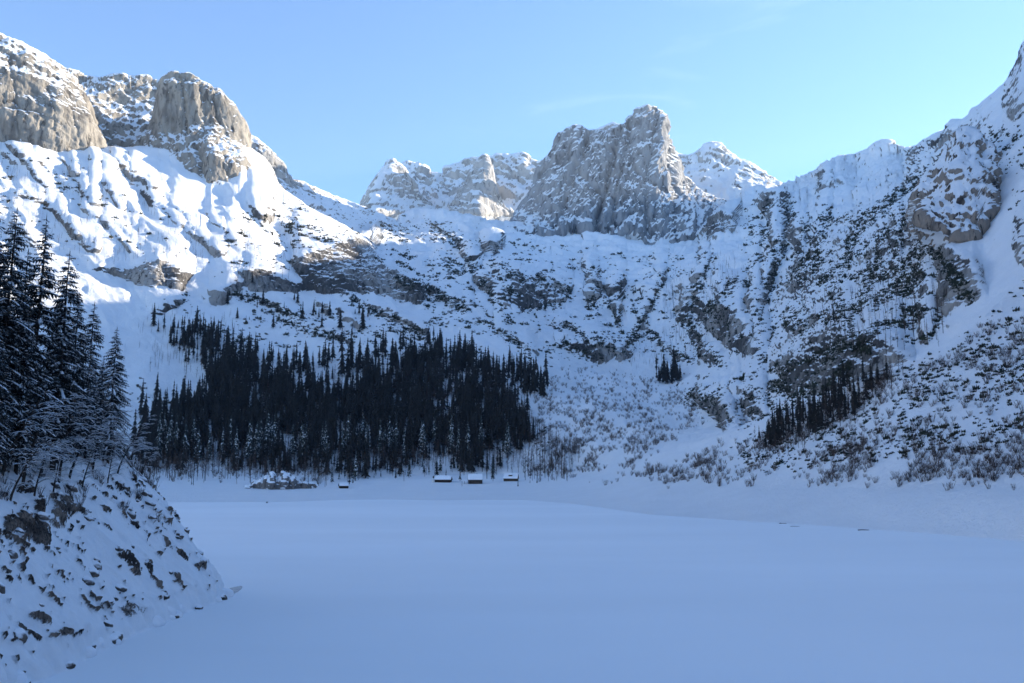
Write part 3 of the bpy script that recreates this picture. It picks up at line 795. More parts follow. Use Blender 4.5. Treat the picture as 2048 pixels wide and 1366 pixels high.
ice_patch([(70, 1328), (120, 1298), (170, 1292), (186, 1300), (150, 1312), (110, 1322)], 'grey thin ice at the foot of the bank, lower left')
ice_patch([(215, 1268), (250, 1246), (305, 1238), (300, 1248), (255, 1260)], 'dark thin ice beside the rocks at the waterline')
ice_patch([(300, 1234), (318, 1220), (360, 1219), (345, 1226), (320, 1232)], 'small grey ice patch on the waterline')
ice_patch([(335, 1213), (360, 1200), (420, 1186), (482, 1172), (470, 1186), (420, 1200), (370, 1212)], 'long grey ice patch off the nose of the bank')

# ================================================================== VEGETATION AND THINGS
def simple_mat(name, a, b_, scale, rough=0.9, snow=0.0, snowscale=1.0, thresh=(0.45, 0.6), nzmin=0.1):
    m, n, b = nt_new(name)
    geo = node(n, 'ShaderNodeNewGeometry')
    nz = node(n, 'ShaderNodeTexNoise', Scale=scale, Detail=3.0)
    n.links.new(geo.outputs['Position'], nz.inputs['Vector'])
    c = mixc(n, ramp(n, nz.outputs['Fac'], 0.3, 0.7), a, b_)
    if snow > 0:
        ns = node(n, 'ShaderNodeTexNoise', Scale=snowscale, Detail=2.0)
        n.links.new(geo.outputs['Position'], ns.inputs['Vector'])
        sx = node(n, 'ShaderNodeSeparateXYZ')
        n.links.new(geo.outputs['Normal'], sx.inputs[0])
        az_ = node(n, 'ShaderNodeMath', operation='ABSOLUTE')
        n.links.new(sx.outputs['Z'], az_.inputs[0])
        mu = node(n, 'ShaderNodeMath', operation='MULTIPLY')
        n.links.new(ramp(n, ns.outputs['Fac'], thresh[0], thresh[1]), mu.inputs[0])
        n.links.new(ramp(n, az_.outputs[0], nzmin, nzmin + 0.35, 0.0, snow), mu.inputs[1])
        c = mixc(n, mu.outputs[0], c, SNOW)
    n.links.new(c, b.inputs['Base Color'])
    b.inputs['Roughness'].default_value = rough
    b.inputs['Specular IOR Level'].default_value = 0.15
    return m
M['needle'] = simple_mat('spruce_needles', (0.013, 0.013, 0.012), (0.034, 0.032, 0.028), 0.6)
M['needle_snowy'] = simple_mat('snow_flecked_spruce_needles', (0.012, 0.018, 0.016), (0.034, 0.042, 0.034), 0.6, 0.9, 0.9, 0.9, (0.54, 0.62))
M['needle_frost'] = simple_mat('frosted_spruce_needles', (0.012, 0.014, 0.014), (0.036, 0.038, 0.034), 0.6, 0.9, 0.55, 2.2, (0.50, 0.66))
M['bark'] = simple_mat('grey_brown_bark', (0.028, 0.022, 0.019), (0.060, 0.048, 0.040), 2.0)
M['twig'] = simple_mat('bare_brown_twigs', (0.055, 0.040, 0.034), (0.12, 0.085, 0.070), 0.4)
M['larch'] = simple_mat('bare_larch_twigs', (0.050, 0.036, 0.028), (0.11, 0.075, 0.05), 0.4)
M['pine'] = simple_mat('dwarf_pine_needles', (0.014, 0.020, 0.014), (0.045, 0.050, 0.032), 0.15, 0.9, 0.85, 0.35, (0.55, 0.66), 0.25)
M['snowcap'] = simple_mat('snow_load', (0.80, 0.82, 0.85), SNOW, 2.0)
M['boulder'] = simple_mat('snow_capped_boulder', (0.05, 0.043, 0.038), (0.14, 0.115, 0.10), 1.5, 0.9, 1.0, 0.8, (0.30, 0.42), 0.25)
M['timber'] = simple_mat('weathered_timber', (0.05, 0.038, 0.030), (0.11, 0.085, 0.065), 3.0)
M['timber_dark'] = simple_mat('dark_timber', (0.022, 0.016, 0.013), (0.05, 0.036, 0.028), 3.0)
M['plaster'] = simple_mat('white_plaster', (0.62, 0.62, 0.60), (0.72, 0.72, 0.70), 2.0)

class MB:
    """collects triangles / quads, then becomes ONE mesh"""
    def __init__(s): s.v, s.f3, s.f4, s.n = [], [], [], 0
    def add(s, v, f3=None, f4=None):
        v = np.asarray(v, float)
        if f3 is not None and len(f3): s.f3.append(np.asarray(f3) + s.n)
        if f4 is not None and len(f4): s.f4.append(np.asarray(f4) + s.n)
        s.v.append(v); s.n += len(v)
    def tube(s, pts, rad, k=4):
        pts = np.asarray(pts, float); rad = np.asarray(rad, float)
        d = np.gradient(pts, axis=0); d /= np.linalg.norm(d, axis=1)[:, None] + 1e-9
        ref = np.array([0, 0, 1.0]) if abs(d[0, 2]) < 0.8 else np.array([1.0, 0, 0])
        a = np.cross(d, ref); a /= np.linalg.norm(a, axis=1)[:, None] + 1e-9
        b = np.cross(d, a)
        an = np.linspace(0, 2 * math.pi, k, endpoint=False)
        ring = pts[:, None] + rad[:, None, None] * (np.cos(an)[None, :, None] * a[:, None] + np.sin(an)[None, :, None] * b[:, None])
        n = len(pts)
        q = [[i * k + j, i * k + (j + 1) % k, (i + 1) * k + (j + 1) % k, (i + 1) * k + j] for i in range(n - 1) for j in range(k)]
        s.add(ring.reshape(-1, 3), None, q)
    def spike(s, p0, p1, r0):
        p0, p1 = np.asarray(p0, float), np.asarray(p1, float)
        d = p1 - p0; d = d / (np.linalg.norm(d) + 1e-9)
        ref = np.array([0, 0, 1.0]) if abs(d[2]) < 0.8 else np.array([1.0, 0, 0])
        a = np.cross(d, ref); a /= np.linalg.norm(a); b = np.cross(d, a)
        v = [p0 + r0 * (math.cos(t) * a + math.sin(t) * b) for t in (0, 2.094, 4.189)] + [p1]
        s.add(v, [[0, 1, 3], [1, 2, 3], [2, 0, 3]])
    def box(s, x0, x1, y0, y1, z0, z1):
        v = [(x, y, z) for z in (z0, z1) for y in (y0, y1) for x in (x0, x1)]
        s.add(v, None, [[0, 2, 3, 1], [4, 5, 7, 6], [0, 1, 5, 4], [2, 6, 7, 3], [0, 4, 6, 2], [1, 3, 7, 5]])
    def data(s):
        f = []
        if s.f3: f.append(np.concatenate(s.f3))
        if s.f4: f.append(np.concatenate(s.f4))
        return np.concatenate(s.v), f
    def mesh(s, name, mat, smooth=False):
        v, f = s.data()
        return mesh_from(name, v, f, mat, smooth)

U = random.uniform
# ---- spruce as it stands in the forest (unit: metres, 20 m high)
def far_spruce(seed, H=20.0, W=2.5, thin=0.0):
    random.seed(seed)
    t = MB(); t.tube([(0, 0, -1.5), (0, 0, H * .5), (0, 0, H * .97)], [0.24, 0.15, 0.03], 5)
    c = MB()
    nl = 13
    for i in range(nl):
        f = i / (nl - 1)
        zt = H * (0.20 + 0.80 * f) + 0.3
        rad = W * (1 - f) ** 0.8 * U(0.72, 1.15) + 0.22
        if U(0, 1) < thin: rad *= 0.55
        drop = rad * U(0.75, 1.15) + 0.3
        k = 11 if i < 9 else 7
        a0 = U(0, 6.28)
        ring = []
        for j in range(k):
            a = a0 + 6.283 * j / k + U(-.12, .12)
            q = rad * (U(0.8, 1.2) if j % 2 else U(0.35, 0.6))
            ring.append((q * math.cos(a), q * math.sin(a), zt - drop * (1.0 if j % 2 else 0.65) * U(.8, 1.2)))
        ap = (U(-.1, .1), U(-.1, .1), min(zt + 0.6, H))
        c.add(ring + [ap], [[j, (j + 1) % k, k] for j in range(k)])
    return t, c
# ---- leafless tree: trunk + ascending twigs
def bare_tree(seed, H=14.0, spread=0.22, up=0.8, nb=26):
    random.seed(seed)
    t = MB()
    lean = (U(-.06, .06), U(-.06, .06))
    top = np.array((lean[0] * H, lean[1] * H, H))
    t.tube([(0, 0, -1.2), top * 0.5 + [U(-.2, .2), U(-.2, .2), 0], top], [0.17, 0.11, 0.02], 4)
    c = MB()
    for i in range(nb):
        f = U(0.25, 0.97)
        p = top * f
        a = U(0, 6.28); L = H * spread * (1.15 - f) * U(.6, 1.2)
        d = np.array((math.cos(a), math.sin(a), up * U(.5, 1.4)))
        q = p + d * L
        c.spike(p, q, 0.09)
        for _ in range(2):
            s = p + (q - p) * U(.35, .8)
            a2 = a + U(-.9, .9)
            c.spike(s, s + np.array((math.cos(a2), math.sin(a2), up * U(.3, 1.4))) * L * U(.3, .5), 0.06)
    return t, c
def bush(seed, H=2.6, n=22, w=0.6):
    random.seed(seed)
    c = MB()
    for i in range(n):
        a = U(0, 6.28); b0 = U(0, .5)
        p = np.array((b0 * math.cos(a), b0 * math.sin(a), -0.2))
        a += U(-.5, .5); s = U(.1, w)
        q = p + np.array((math.cos(a) * s, math.sin(a) * s, 1.0)) * H * U(.5, 1.05)
        c.spike(p, q, 0.035)
        for _ in range(2):
            e = p + (q - p) * U(.4, .8)
            a2 = a + U(-1.2, 1.2)
            c.spike(e, e + np.array((math.cos(a2) * .6, math.sin(a2) * .6, .8)) * H * U(.2, .35), 0.025)
    return c
def pine_clump(seed, n=13):
    random.seed(seed)
    c = MB()
    for i in range(n):
        a = U(0, 6.28); b0 = abs(random.gauss(0, .75))
        p = np.array((b0 * math.cos(a), b0 * math.sin(a), -0.15))
        L = U(.45, 1.0) * (1.15 - 0.35 * b0)
        d = np.array((math.cos(a) * U(.1, .9), math.sin(a) * U(.1, .9), U(.6, 1.1)))
        c.spike(p, p + d * L, U(.22, .42))
        c.spike(p + [U(-.3, .3), U(-.3, .3), .1], p + d * L * .6 + [U(-.5, .5), U(-.5, .5), 0], U(.18, .3))
    return c

# ---- where things grow
SPRUCE_MAP = paint([
    (1.0, [(430, 730), (520, 740), (600, 790), (680, 790), (760, 745), (860, 690), (930, 720), (1000, 760), (1050, 840), (1060, 880), (1000, 925), (860, 915), (760, 935), (640, 945), (420, 935), (330, 945), (275, 940), (270, 890), (310, 840), (400, 790)], 14),
    (0.35, [(300, 655), (400, 660), (520, 720), (560, 760), (430, 770), (360, 720)], 14),
    (0.16, [(540, 720), (700, 720), (820, 690), (700, 800), (600, 800)], 14),
    (0.45, [(640, 940), (850, 920), (1010, 920), (1000, 948), (880, 945), (700, 966)], 6),
    (0.8, [(1012, 735), (1050, 730), (1095, 765), (1090, 800), (1035, 785)], 8),
    (0.8, [(1305, 750), (1355, 748), (1358, 768), (1305, 768)], 5),
    (1.0, [(1520, 890), (1570, 840), (1650, 802), (1720, 778), (1770, 758), (1770, 775), (1700, 835), (1620, 880), (1550, 905)], 6),
    (0.05, [(440, 560), (760, 640), (740, 690), (450, 640)], 14),
    (0.015, [(1560, 640), (1800, 620), (1780, 690), (1600, 700)], 12),
    (0.10, [(290, 780), (330, 790), (330, 940), (270, 940)], 10),
])
SPRUCE_MAP = carve(SPRUCE_MAP, [(0.8, [(500, 790), (530, 800), (520, 830), (495, 820)], 6), (0.8, [(560, 870), (590, 880), (585, 930), (560, 930)], 5), (0.85, [(880, 800), (905, 810), (900, 850), (880, 840)], 5), (0.8, [(960, 870), (985, 880), (985, 930), (965, 930)], 5), (0.7, [(420, 880), (445, 890), (440, 945), (415, 945)], 5), (0.7, [(780, 800), (800, 800), (805, 840), (785, 840)], 5), (0.9, [(848, 925), (900, 915), (905, 935), (850, 945)], 5), (0.85, [(640, 775), (680, 770), (690, 800), (640, 802)], 5), (0.8, [(735, 905), (755, 905), (755, 935), (735, 935)], 4)])
BARE_MAP = paint([
    (1.0, [(290, 850), (440, 900), (640, 900), (820, 900), (900, 850), (1040, 830), (1150, 920), (1120, 962), (900, 940), (640, 962), (300, 962)], 14),
    (0.7, [(1320, 560), (1400, 520), (1475, 510), (1480, 560), (1420, 620), (1400, 700), (1330, 690)], 14),
    (0.25, [(1600, 610), (1760, 570), (1900, 580), (1880, 690), (1650, 720)], 14),
    (0.35, [(470, 450), (600, 480), (580, 560), (460, 560)], 14),
    (0.22, [(0, 330), (180, 340), (440, 480), (420, 530), (180, 520), (0, 470)], 20),
    (0.10, [(1680, 440), (1830, 420), (1860, 540), (1720, 560)], 14),
    (0.6, [(1240, 700), (1330, 680), (1340, 740), (1270, 740)], 10),
    (0.25, [(280, 620), (480, 640), (440, 760), (290, 740)], 14),
    (1.0, [(1060, 860), (1090, 870), (1140, 960), (1050, 960), (1020, 930)], 8),
    (0.9, [(270, 880), (420, 900), (640, 920), (640, 962), (280, 962)], 8),
    (0.9, [(1500, 905), (1560, 845), (1720, 772), (1800, 742), (1800, 760), (1720, 830), (1600, 905)], 8),
    (0.5, [(420, 760), (560, 780), (760, 760), (860, 720), (980, 780), (1040, 860), (900, 900), (420, 900)], 14),
])
PINE_MAP = paint([
    (1.0, [(560, 392), (640, 435), (750, 492), (800, 560), (720, 478), (640, 490), (590, 510), (572, 440)], 8),
    (0.8, [(745, 445), (880, 440), (960, 490), (945, 560), (960, 640), (870, 610), (800, 540)], 12),
    (1.0, [(800, 560), (930, 570), (985, 640), (1010, 680), (860, 640), (850, 600)], 10),
    (0.75, [(960, 520), (1000, 490), (1120, 545), (1140, 600), (1020, 590)], 12),
    (0.26, [(980, 460), (1400, 500), (1500, 560), (1450, 720), (1100, 730), (1000, 640)], 20),
    (0.8, [(1480, 425), (1560, 395), (1600, 440), (1700, 430), (1800, 400), (1850, 360), (1860, 500), (1880, 640), (1700, 660), (1520, 700), (1460, 600), (1500, 520)], 14),
    (0.9, [(1840, 370), (1900, 290), (1930, 262), (1945, 275), (1890, 345), (1850, 400)], 6),
    (0.8, [(1380, 580), (1480, 600), (1560, 620), (1540, 720), (1420, 700)], 14),
    (0.4, [(330, 600), (760, 640), (1000, 690), (980, 760), (760, 720), (480, 720)], 20),
    (0.5, [(1960, 270), (2060, 230), (2060, 440), (1980, 400)], 14),
    (0.7, [(1350, 770), (1560, 720), (1800, 620), (1850, 680), (1640, 790), (1480, 860), (1400, 830)], 14),
    (0.7, [(1050, 880), (1090, 860), (1150, 930), (1060, 940)], 12),
    (0.2, [(450, 440), (580, 430), (600, 560), (440, 560)], 14),
    (0.5, [(580, 365), (740, 420), (760, 450), (680, 425), (600, 385)], 8),
    (0.07, [(0, 300), (200, 320), (430, 480), (440, 530), (180, 520), (0, 480)], 20),
    (0.5, [(255, 760), (340, 800), (330, 820), (260, 790)], 8),
])
PINE_MAP = carve(PINE_MAP, [(0.95, [(1030, 450), (1130, 450), (1200, 470), (1400, 475), (1420, 500), (1300, 512), (1180, 500), (1060, 480)], 8), (0.95, [(1590, 440), (1640, 440), (1700, 470), (1680, 510), (1610, 480)], 10), (0.9, [(1880, 500), (1930, 500), (1900, 560)], 8),
                            (0.85, [(950, 520), (935, 545), (1000, 640), (1040, 640), (985, 580)], 6), (0.9, [(820, 480), (870, 490), (880, 540), (830, 510)], 8),
                            (0.8, [(1560, 560), (1640, 580), (1640, 620), (1560, 600)], 8), (0.8, [(1150, 540), (1180, 540), (1170, 640), (1140, 640)], 6)])
BUSH_MAP = paint([
    (0.26, [(1180, 962), (1480, 885), (1700, 810), (1900, 720), (2060, 620), (2060, 975), (1500, 972), (1300, 966)], 10),
    (1.0, [(1090, 760), (1180, 745), (1400, 770), (1400, 840), (1300, 905), (1160, 950), (1060, 955), (1060, 860)], 14),
    (1.0, [(1215, 905), (1300, 890), (1290, 930), (1235, 945)], 8),
    (0.6, [(1780, 940), (1900, 910), (2060, 880), (2060, 968), (1800, 972)], 8),
    (0.8, [(1480, 940), (1600, 900), (1760, 890), (1780, 930), (1640, 972), (1500, 972)], 10),
    (0.8, [(1250, 945), (1530, 885), (1560, 900), (1420, 960), (1330, 972)], 8),
    (0.9, [(1150, 745), (1350, 760), (1330, 785), (1180, 775)], 6),
    (0.7, [(1940, 670), (2060, 640), (2060, 720), (1970, 730)], 10),
    (0.9, [(1500, 905), (1700, 800), (1780, 750), (1790, 770), (1700, 840), (1560, 915)], 6),
    (0.4, [(280, 900), (420, 930), (640, 930), (640, 965), (290, 965)], 8),
])
BUSH_MAP = carve(BUSH_MAP, [(0.9, [(1560, 915), (1640, 890), (1600, 975), (1480, 975)], 10), (0.6, [(1850, 800), (1960, 790), (2048, 800), (1960, 850)], 10)])
TSHRUB_MAP = paint([
    (0.8, [(1460, 900), (1640, 815), (1800, 742), (1900, 700), (2060, 660), (2060, 900), (1700, 930), (1500, 950)], 10),
    (0.3, [(1900, 690), (2060, 560), (2060, 680)], 8),
])
TSHRUB_MAP = carve(TSHRUB_MAP, [(0.8, [(1900, 810), (2060, 790), (2060, 830), (1920, 850)], 8)])

mu_, mv_ = UV_MAIN
vis = mv_ <= np.minimum.accumulate(mv_, 0) + 0.6
vis &= (mu_ > -30) & (mu_ < 2085) & (np.arange(P_MAIN.shape[0])[:, None] < sum(SEGS[:6]))
dv_ = np.abs(np.gradient(mv_, axis=0))
RNGE = np.hypot(P_MAIN[..., 0], P_MAIN[..., 1])

def scatter(mp, n, clump=0.5, cs=25.0, seed=1, maxrock=9.0, power=1.0, sep=0.0, ribs=None):
    rng = np.random.default_rng(seed)
    w = samp(mp, mu_ + 8 * pn(mu_ / 30., mv_ / 30., 1.1), mv_ + 8 * pn(mu_ / 30., mv_ / 30., 7.1)) ** power
    if clump < 0:        # ragged wood: thin places, hardly any clearing
        w = w * (0.22 + 0.78 * sstep(-0.30, 0.10, fbm(P_MAIN[..., 0] / cs, P_MAIN[..., 1] / cs, P_MAIN[..., 2] / cs, 3)))
    if clump > 0:
        x, y, z = P_MAIN[..., 0] / cs, P_MAIN[..., 1] / cs, P_MAIN[..., 2] / cs
        w = w * sstep(-clump * .5, clump * .6, fbm(x, y, z, 3) )
        if ribs is not None:
            w = w * (0.12 + 0.88 * sstep(-0.04, 0.22, fbm(x * .55 + 3.3, y * .55, z * .55, 3))) + 0.55 * samp(ribs, mu_ + 6 * pn(mu_ / 20., mv_ / 20., 1.1), mv_ + 6 * pn(mu_ / 20., mv_ / 20., 7.1))
    w = np.where(vis & (ROCK < maxrock), w * dv_, 0).ravel()
    idx = rng.choice(w.size, size=min(n * 3 if sep else n, int((w > 0).sum())), replace=False, p=w / w.sum())
    ii, jj = np.divmod(idx, P_MAIN.shape[1])
    i2, j2 = np.minimum(ii + 1, P_MAIN.shape[0] - 1), np.minimum(jj + 1, P_MAIN.shape[1] - 1)
    a, b = rng.random((2, len(idx), 1))
    p = (P_MAIN[ii, jj] * (1 - a) + P_MAIN[i2, jj] * a) * (1 - b) + (P_MAIN[ii, j2] * (1 - a) + P_MAIN[i2, j2] * a) * b
    u, v = project(p)
    if sep:
        keep, cell = [], {}
        for i in range(len(idx)):
            k = (int(p[i, 0] // sep), int(p[i, 1] // sep))
            if any(np.hypot(*(p[j, :2] - p[i, :2])) < sep for a in (-1, 0, 1) for b in (-1, 0, 1) for j in cell.get((k[0] + a, k[1] + b), ())):
                continue
            cell.setdefault(k, []).append(i); keep.append(i)
            if len(keep) == n: break
        p, u, v = p[keep], u[keep], v[keep]
    return p, u, v

def joined(name, protos, pos, scl, rot, which, mat, zs=None):
    """one mesh of many scattered copies"""
    V, F3, F4, off = [], [], [], 0
    for k, (pv, pf) in enumerate(protos):
        ids = np.where(which == k)[0]
        if not len(ids): continue
        c, s = np.cos(rot[ids]), np.sin(rot[ids])
        x = pv[None, :, 0] * c[:, None] - pv[None, :, 1] * s[:, None]
        y = pv[None, :, 0] * s[:, None] + pv[None, :, 1] * c[:, None]
        sz = scl[ids] if zs is None else zs[ids]
        W = np.stack([x * scl[ids][:, None], y * scl[ids][:, None], np.broadcast_to(pv[None, :, 2], x.shape) * sz[:, None]], -1) + pos[ids][:, None]
        V.append(W.reshape(-1, 3))
        for f in pf:
            ff = (f[None] + (np.arange(len(ids)) * len(pv))[:, None, None] + off).reshape(-1, f.shape[1])
            (F3 if f.shape[1] == 3 else F4).append(ff)
        off += W.shape[0] * W.shape[1]
    F = ([np.concatenate(F3)] if F3 else []) + ([np.concatenate(F4)] if F4 else [])
    return mesh_from(name, np.concatenate(V), F, mat, False)

def thing(name, label, cat, loc, rotz=0.0, scale=1.0, group=None, me=None):
    o = bpy.data.objects.new(name, me)
    COL.objects.link(o)
    o.location = loc; o.rotation_euler = (0, 0, rotz)
    o.scale = (scale,) * 3 if np.isscalar(scale) else scale
    o['label'] = label; o['category'] = cat
    if group: o['group'] = group
    return o

# ---- spruce forest
sp_t, sp_c, sp_d = [], [], []
for k, (w, th) in enumerate([(3.0, 0.1), (2.4, 0.2), (3.5, 0.0), (2.0, 0.3), (2.8, 0.15)]):
    t, c = far_spruce(100 + k, 20.0, w, th)
    sp_t.append(t.mesh('spruce_trunk_mesh', M['bark'])); sp_c.append((c.mesh('spruce_crown_mesh', M['needle']), c.mesh('snowy_spruce_crown_mesh', M['needle_snowy'])))
    v1, f1 = t.data(); v2, f2 = c.data()
    F = {3: [], 4: []}
    for f in f1: F[f.shape[1]].append(f)
    for f in f2: F[f.shape[1]].append(f + len(v1))
    sp_d.append((np.concatenate([v1, v2]), [np.concatenate(F[q]) for q in (3, 4) if F[q]]))
p, u, v = scatter(SPRUCE_MAP, 2700, -1, 26.0, 5, 9.0, 1.0, 2.4)
nT = len(p)
rng = np.random.default_rng(8)
h = np.clip(rng.lognormal(-0.06, 0.33, nT), 0.35, 1.6)
h *= np.where(v > 925, 0.72, 1.0) * np.where((v < 690), 0.85, 1.0)
h *= np.where((u > 1480), 0.5, 1.0)
h = np.where(u > 1480, np.minimum(h, 0.62), h)
h *= np.where((v < 640), 0.7, 1.0)
which = rng.integers(0, 5, nT); rot = rng.uniform(0, 6.28, nT)
rr_ = np.hypot(p[:, 0], p[:, 1])
order = np.argsort(-h / rr_)

def size_word(q):
    return 'tall' if q > 1.12 else ('short' if q < 0.8 else 'middling')
def spruce_label(u, v, q):
    w = size_word(q)
    if u > 1480: return '%s dark spruce in the grove at the foot of the right cliffs, %s part' % (w, 'left' if u < 1590 else 'right'), 'spruce grove below the right cliffs'
    if u > 1290: return '%s dark spruce in the little stand on the bushy bench' % w, 'spruces on the bushy bench'
    if u > 1005 and v < 815: return '%s dark spruce in the upper stand right of the forest' % w, 'upper stand right of the forest'
    if v < 735 and u < 560: return '%s dark spruce scattered on the upper left forest edge' % w, 'spruces along the upper left forest edge'
    if v > 905 and u > 640: return '%s snow flecked spruce at the forest foot %s' % (w, 'between small hut and long hut' if u < 860 else 'behind the row of huts'), 'spruces at the forest foot near the huts'
    row = 'front' if v > 880 else ('middle' if v > 800 else 'upper')
    part = 'left third' if u < 560 else ('middle third' if u < 800 else 'right third')
    return '%s dark spruce in the %s rows of the forest, %s' % (w, row, part), 'spruces of the forest, %s' % part
for i in order[:300]:
    lb, gr = spruce_label(u[i], v[i], h[i])
    o = thing('spruce_tree', lb, 'spruce', p[i], rot[i], (h[i], h[i], h[i]), gr)
    k = which[i]
    link('trunk', sp_t[k], o)
    link('crown', sp_c[k][1 if v[i] > 900 and u[i] < 1300 else 0], o)
rest = order[300:]
link('spruce_forest', joined('spruce_forest', sp_d, p[rest], h[rest], rot[rest], which[rest], M['needle']), kind='stuff', label='dense dark spruce forest above the far shore', category='forest')

# ---- leafless trees
br = []
for k in range(5):
    t, c = bare_tree(200 + k, 13.0, 0.22 if k < 3 else 0.13, 0.8 if k < 3 else 0.15, 26)
    v1, f1 = t.data(); v2, f2 = c.data()
    F = {3: [], 4: []}
    for f in f1: F[f.shape[1]].append(f)
    for f in f2: F[f.shape[1]].append(f + len(v1))
    br.append((np.concatenate([v1, v2]), [np.concatenate(F[q]) for q in (3, 4) if F[q]], t.mesh('bare_trunk_mesh', M['bark']), c.mesh('bare_branches_mesh', M['larch'] if k > 2 else M['twig'])))
p, u, v = scatter(BARE_MAP, 3400, 0, 25.0, 6, 9.0, 1.0, 2.5)
nT = len(p)
h = np.clip(rng.normal(1.0, 0.25, nT), 0.45, 1.6) * np.where(v < 740, 0.62, 0.9) * np.where((u > 1480) & (v > 740), 0.6, 1.0)
which = np.where(v < 740, rng.integers(3, 5, nT), rng.integers(0, 3, nT)); rot = rng.uniform(0, 6.28, nT)
order = np.argsort(-h / np.hypot(p[:, 0], p[:, 1]))
def bare_label(u, v, q):
    w = size_word(q)
    if v < 740 and u < 700: return '%s thin bare larch on the snow slope of the left mountain' % w, 'bare larches on the left slope'
    if v < 740 and u < 1520: return '%s thin bare larch in the stand on the headwall' % w, 'bare larches on the headwall'
    if v < 740: return '%s thin bare larch among the right cliffs, %s' % (w, 'high up' if v < 600 else ('lower left' if u < 1740 else 'lower right')), 'bare larches among the right cliffs'
    if u > 1300: return '%s leafless brown tree beside the right spruce grove' % w, 'leafless trees at the right grove'
    if u < 640: return '%s leafless tree at the left foot of the forest' % w, 'leafless trees at the left forest foot'
    return '%s leafless tree at the right foot of the forest' % w, 'leafless trees at the right forest foot'
for i in order[:280]:
    lb, gr = bare_label(u[i], v[i], h[i])
    o = thing('bare_tree', lb, 'bare tree', p[i], rot[i], h[i], gr)
    link('trunk', br[which[i]][2], o); link('branches', br[which[i]][3], o, kind='stuff')
rest = order[280:]
link('bare_woodland', joined('bare_woodland', [(a, b) for a, b, _, _ in br], p[rest], h[rest], rot[rest], which[rest], M['twig']), kind='stuff', label='thin leafless woodland on the lower slopes', category='woodland')

# ---- dwarf pines on the headwall and ribs
pc = [pine_clump(300 + k) for k in range(6)]
pcd = [c.data() for c in pc]
p, u, v = scatter(PINE_MAP, 14000, 0.45, 30.0, 7, ribs=RIBMAP)
rr_ = np.hypot(p[:, 0], p[:, 1])
s = np.clip(rng.lognormal(-0.28, 0.5, len(p)), 0.25, 2.2) * (0.9 + 1.5 * sstep(500, 1700, rr_))
link('dwarf_pine_thicket', joined('dwarf_pine_thicket', pcd, p, s * 0.95, rng.uniform(0, 6.28, len(p)), rng.integers(0, 6, len(p)), M['pine'], s * 1.55), kind='stuff', label='patches of dark dwarf pine on the snowy slopes', category='dwarf pine')

# ---- shrubs on the right talus
pm_ = [c.mesh('talus_shrub_mesh', M['pine']) for c in pc]
p, u, v = scatter(TSHRUB_MAP, 1200, 0.8, 14.0, 9)
rr_ = np.hypot(p[:, 0], p[:, 1])
s = np.clip(rng.lognormal(-0.5, 0.45, len(p)), 0.25, 1.6)
order = np.argsort(-s / rr_)
for i in order[:300]:
    side = 'upper' if v[i] < 780 else ('middle' if v[i] < 860 else 'lower')
    thing('dwarf_pine_shrub', '%s dark evergreen shrub poking through snow on the %s right talus slope' % (size_word(s[i]), side), 'shrub', p[i], U(0, 6.28), (s[i] * .85, s[i] * .85, s[i] * 1.5), 'shrubs on the %s right talus' % side, pm_[i % 6])
rest = order[300:]
link('talus_shrubs', joined('talus_shrubs', pcd, p[rest], s[rest], rng.uniform(0, 6.28, len(rest)), rng.integers(0, 6, len(rest)), M['pine'], s[rest] * 1.6), kind='stuff', label='many small shrubs on the right talus slope', category='shrubs')

# ---- leafless bushes
bs = [bush(400 + k, 2.6, 20, 0.5) for k in range(5)]
bsd = [c.data() for c in bs]
bsm = [c.mesh('bush_mesh', M['twig']) for c in bs]
p, u, v = scatter(BUSH_MAP, 3300, 0.7, 16.0, 10)
rr_ = np.hypot(p[:, 0], p[:, 1])
s = np.clip(rng.lognormal(0.0, 0.35, len(p)), 0.4, 2.0) * np.where(u > 1450, 0.78, 1.1)
order = np.argsort(-s / rr_)
for i in order[:300]:
    if u[i] > 1770: lb, gr = '%s brown leafless bush in the thicket along the right shore, %s' % (size_word(s[i]), 'front edge' if v[i] > 945 else ('behind the front edge' if v[i] > 900 else 'up the slope')), 'bushes of the right shore thicket'
    elif u[i] > 1450: lb, gr = '%s brown leafless bush on the snowy foot of the right talus' % size_word(s[i]), 'bushes at the foot of the right talus'
    else: lb, gr = 'brown leafless bush on the low ridge in the centre', 'bushes on the central low ridge'
    thing('bare_bush', lb, 'bush', p[i], U(0, 6.28), s[i], gr, bsm[i % 5])
rest = order[300:]
link('bush_thicket', joined('bush_thicket', bsd, p[rest], s[rest], rng.uniform(0, 6.28, len(rest)), rng.integers(0, 5, len(rest)), M['twig']), kind='stuff', label='brown leafless bush thicket on the valley floor', category='bushes')

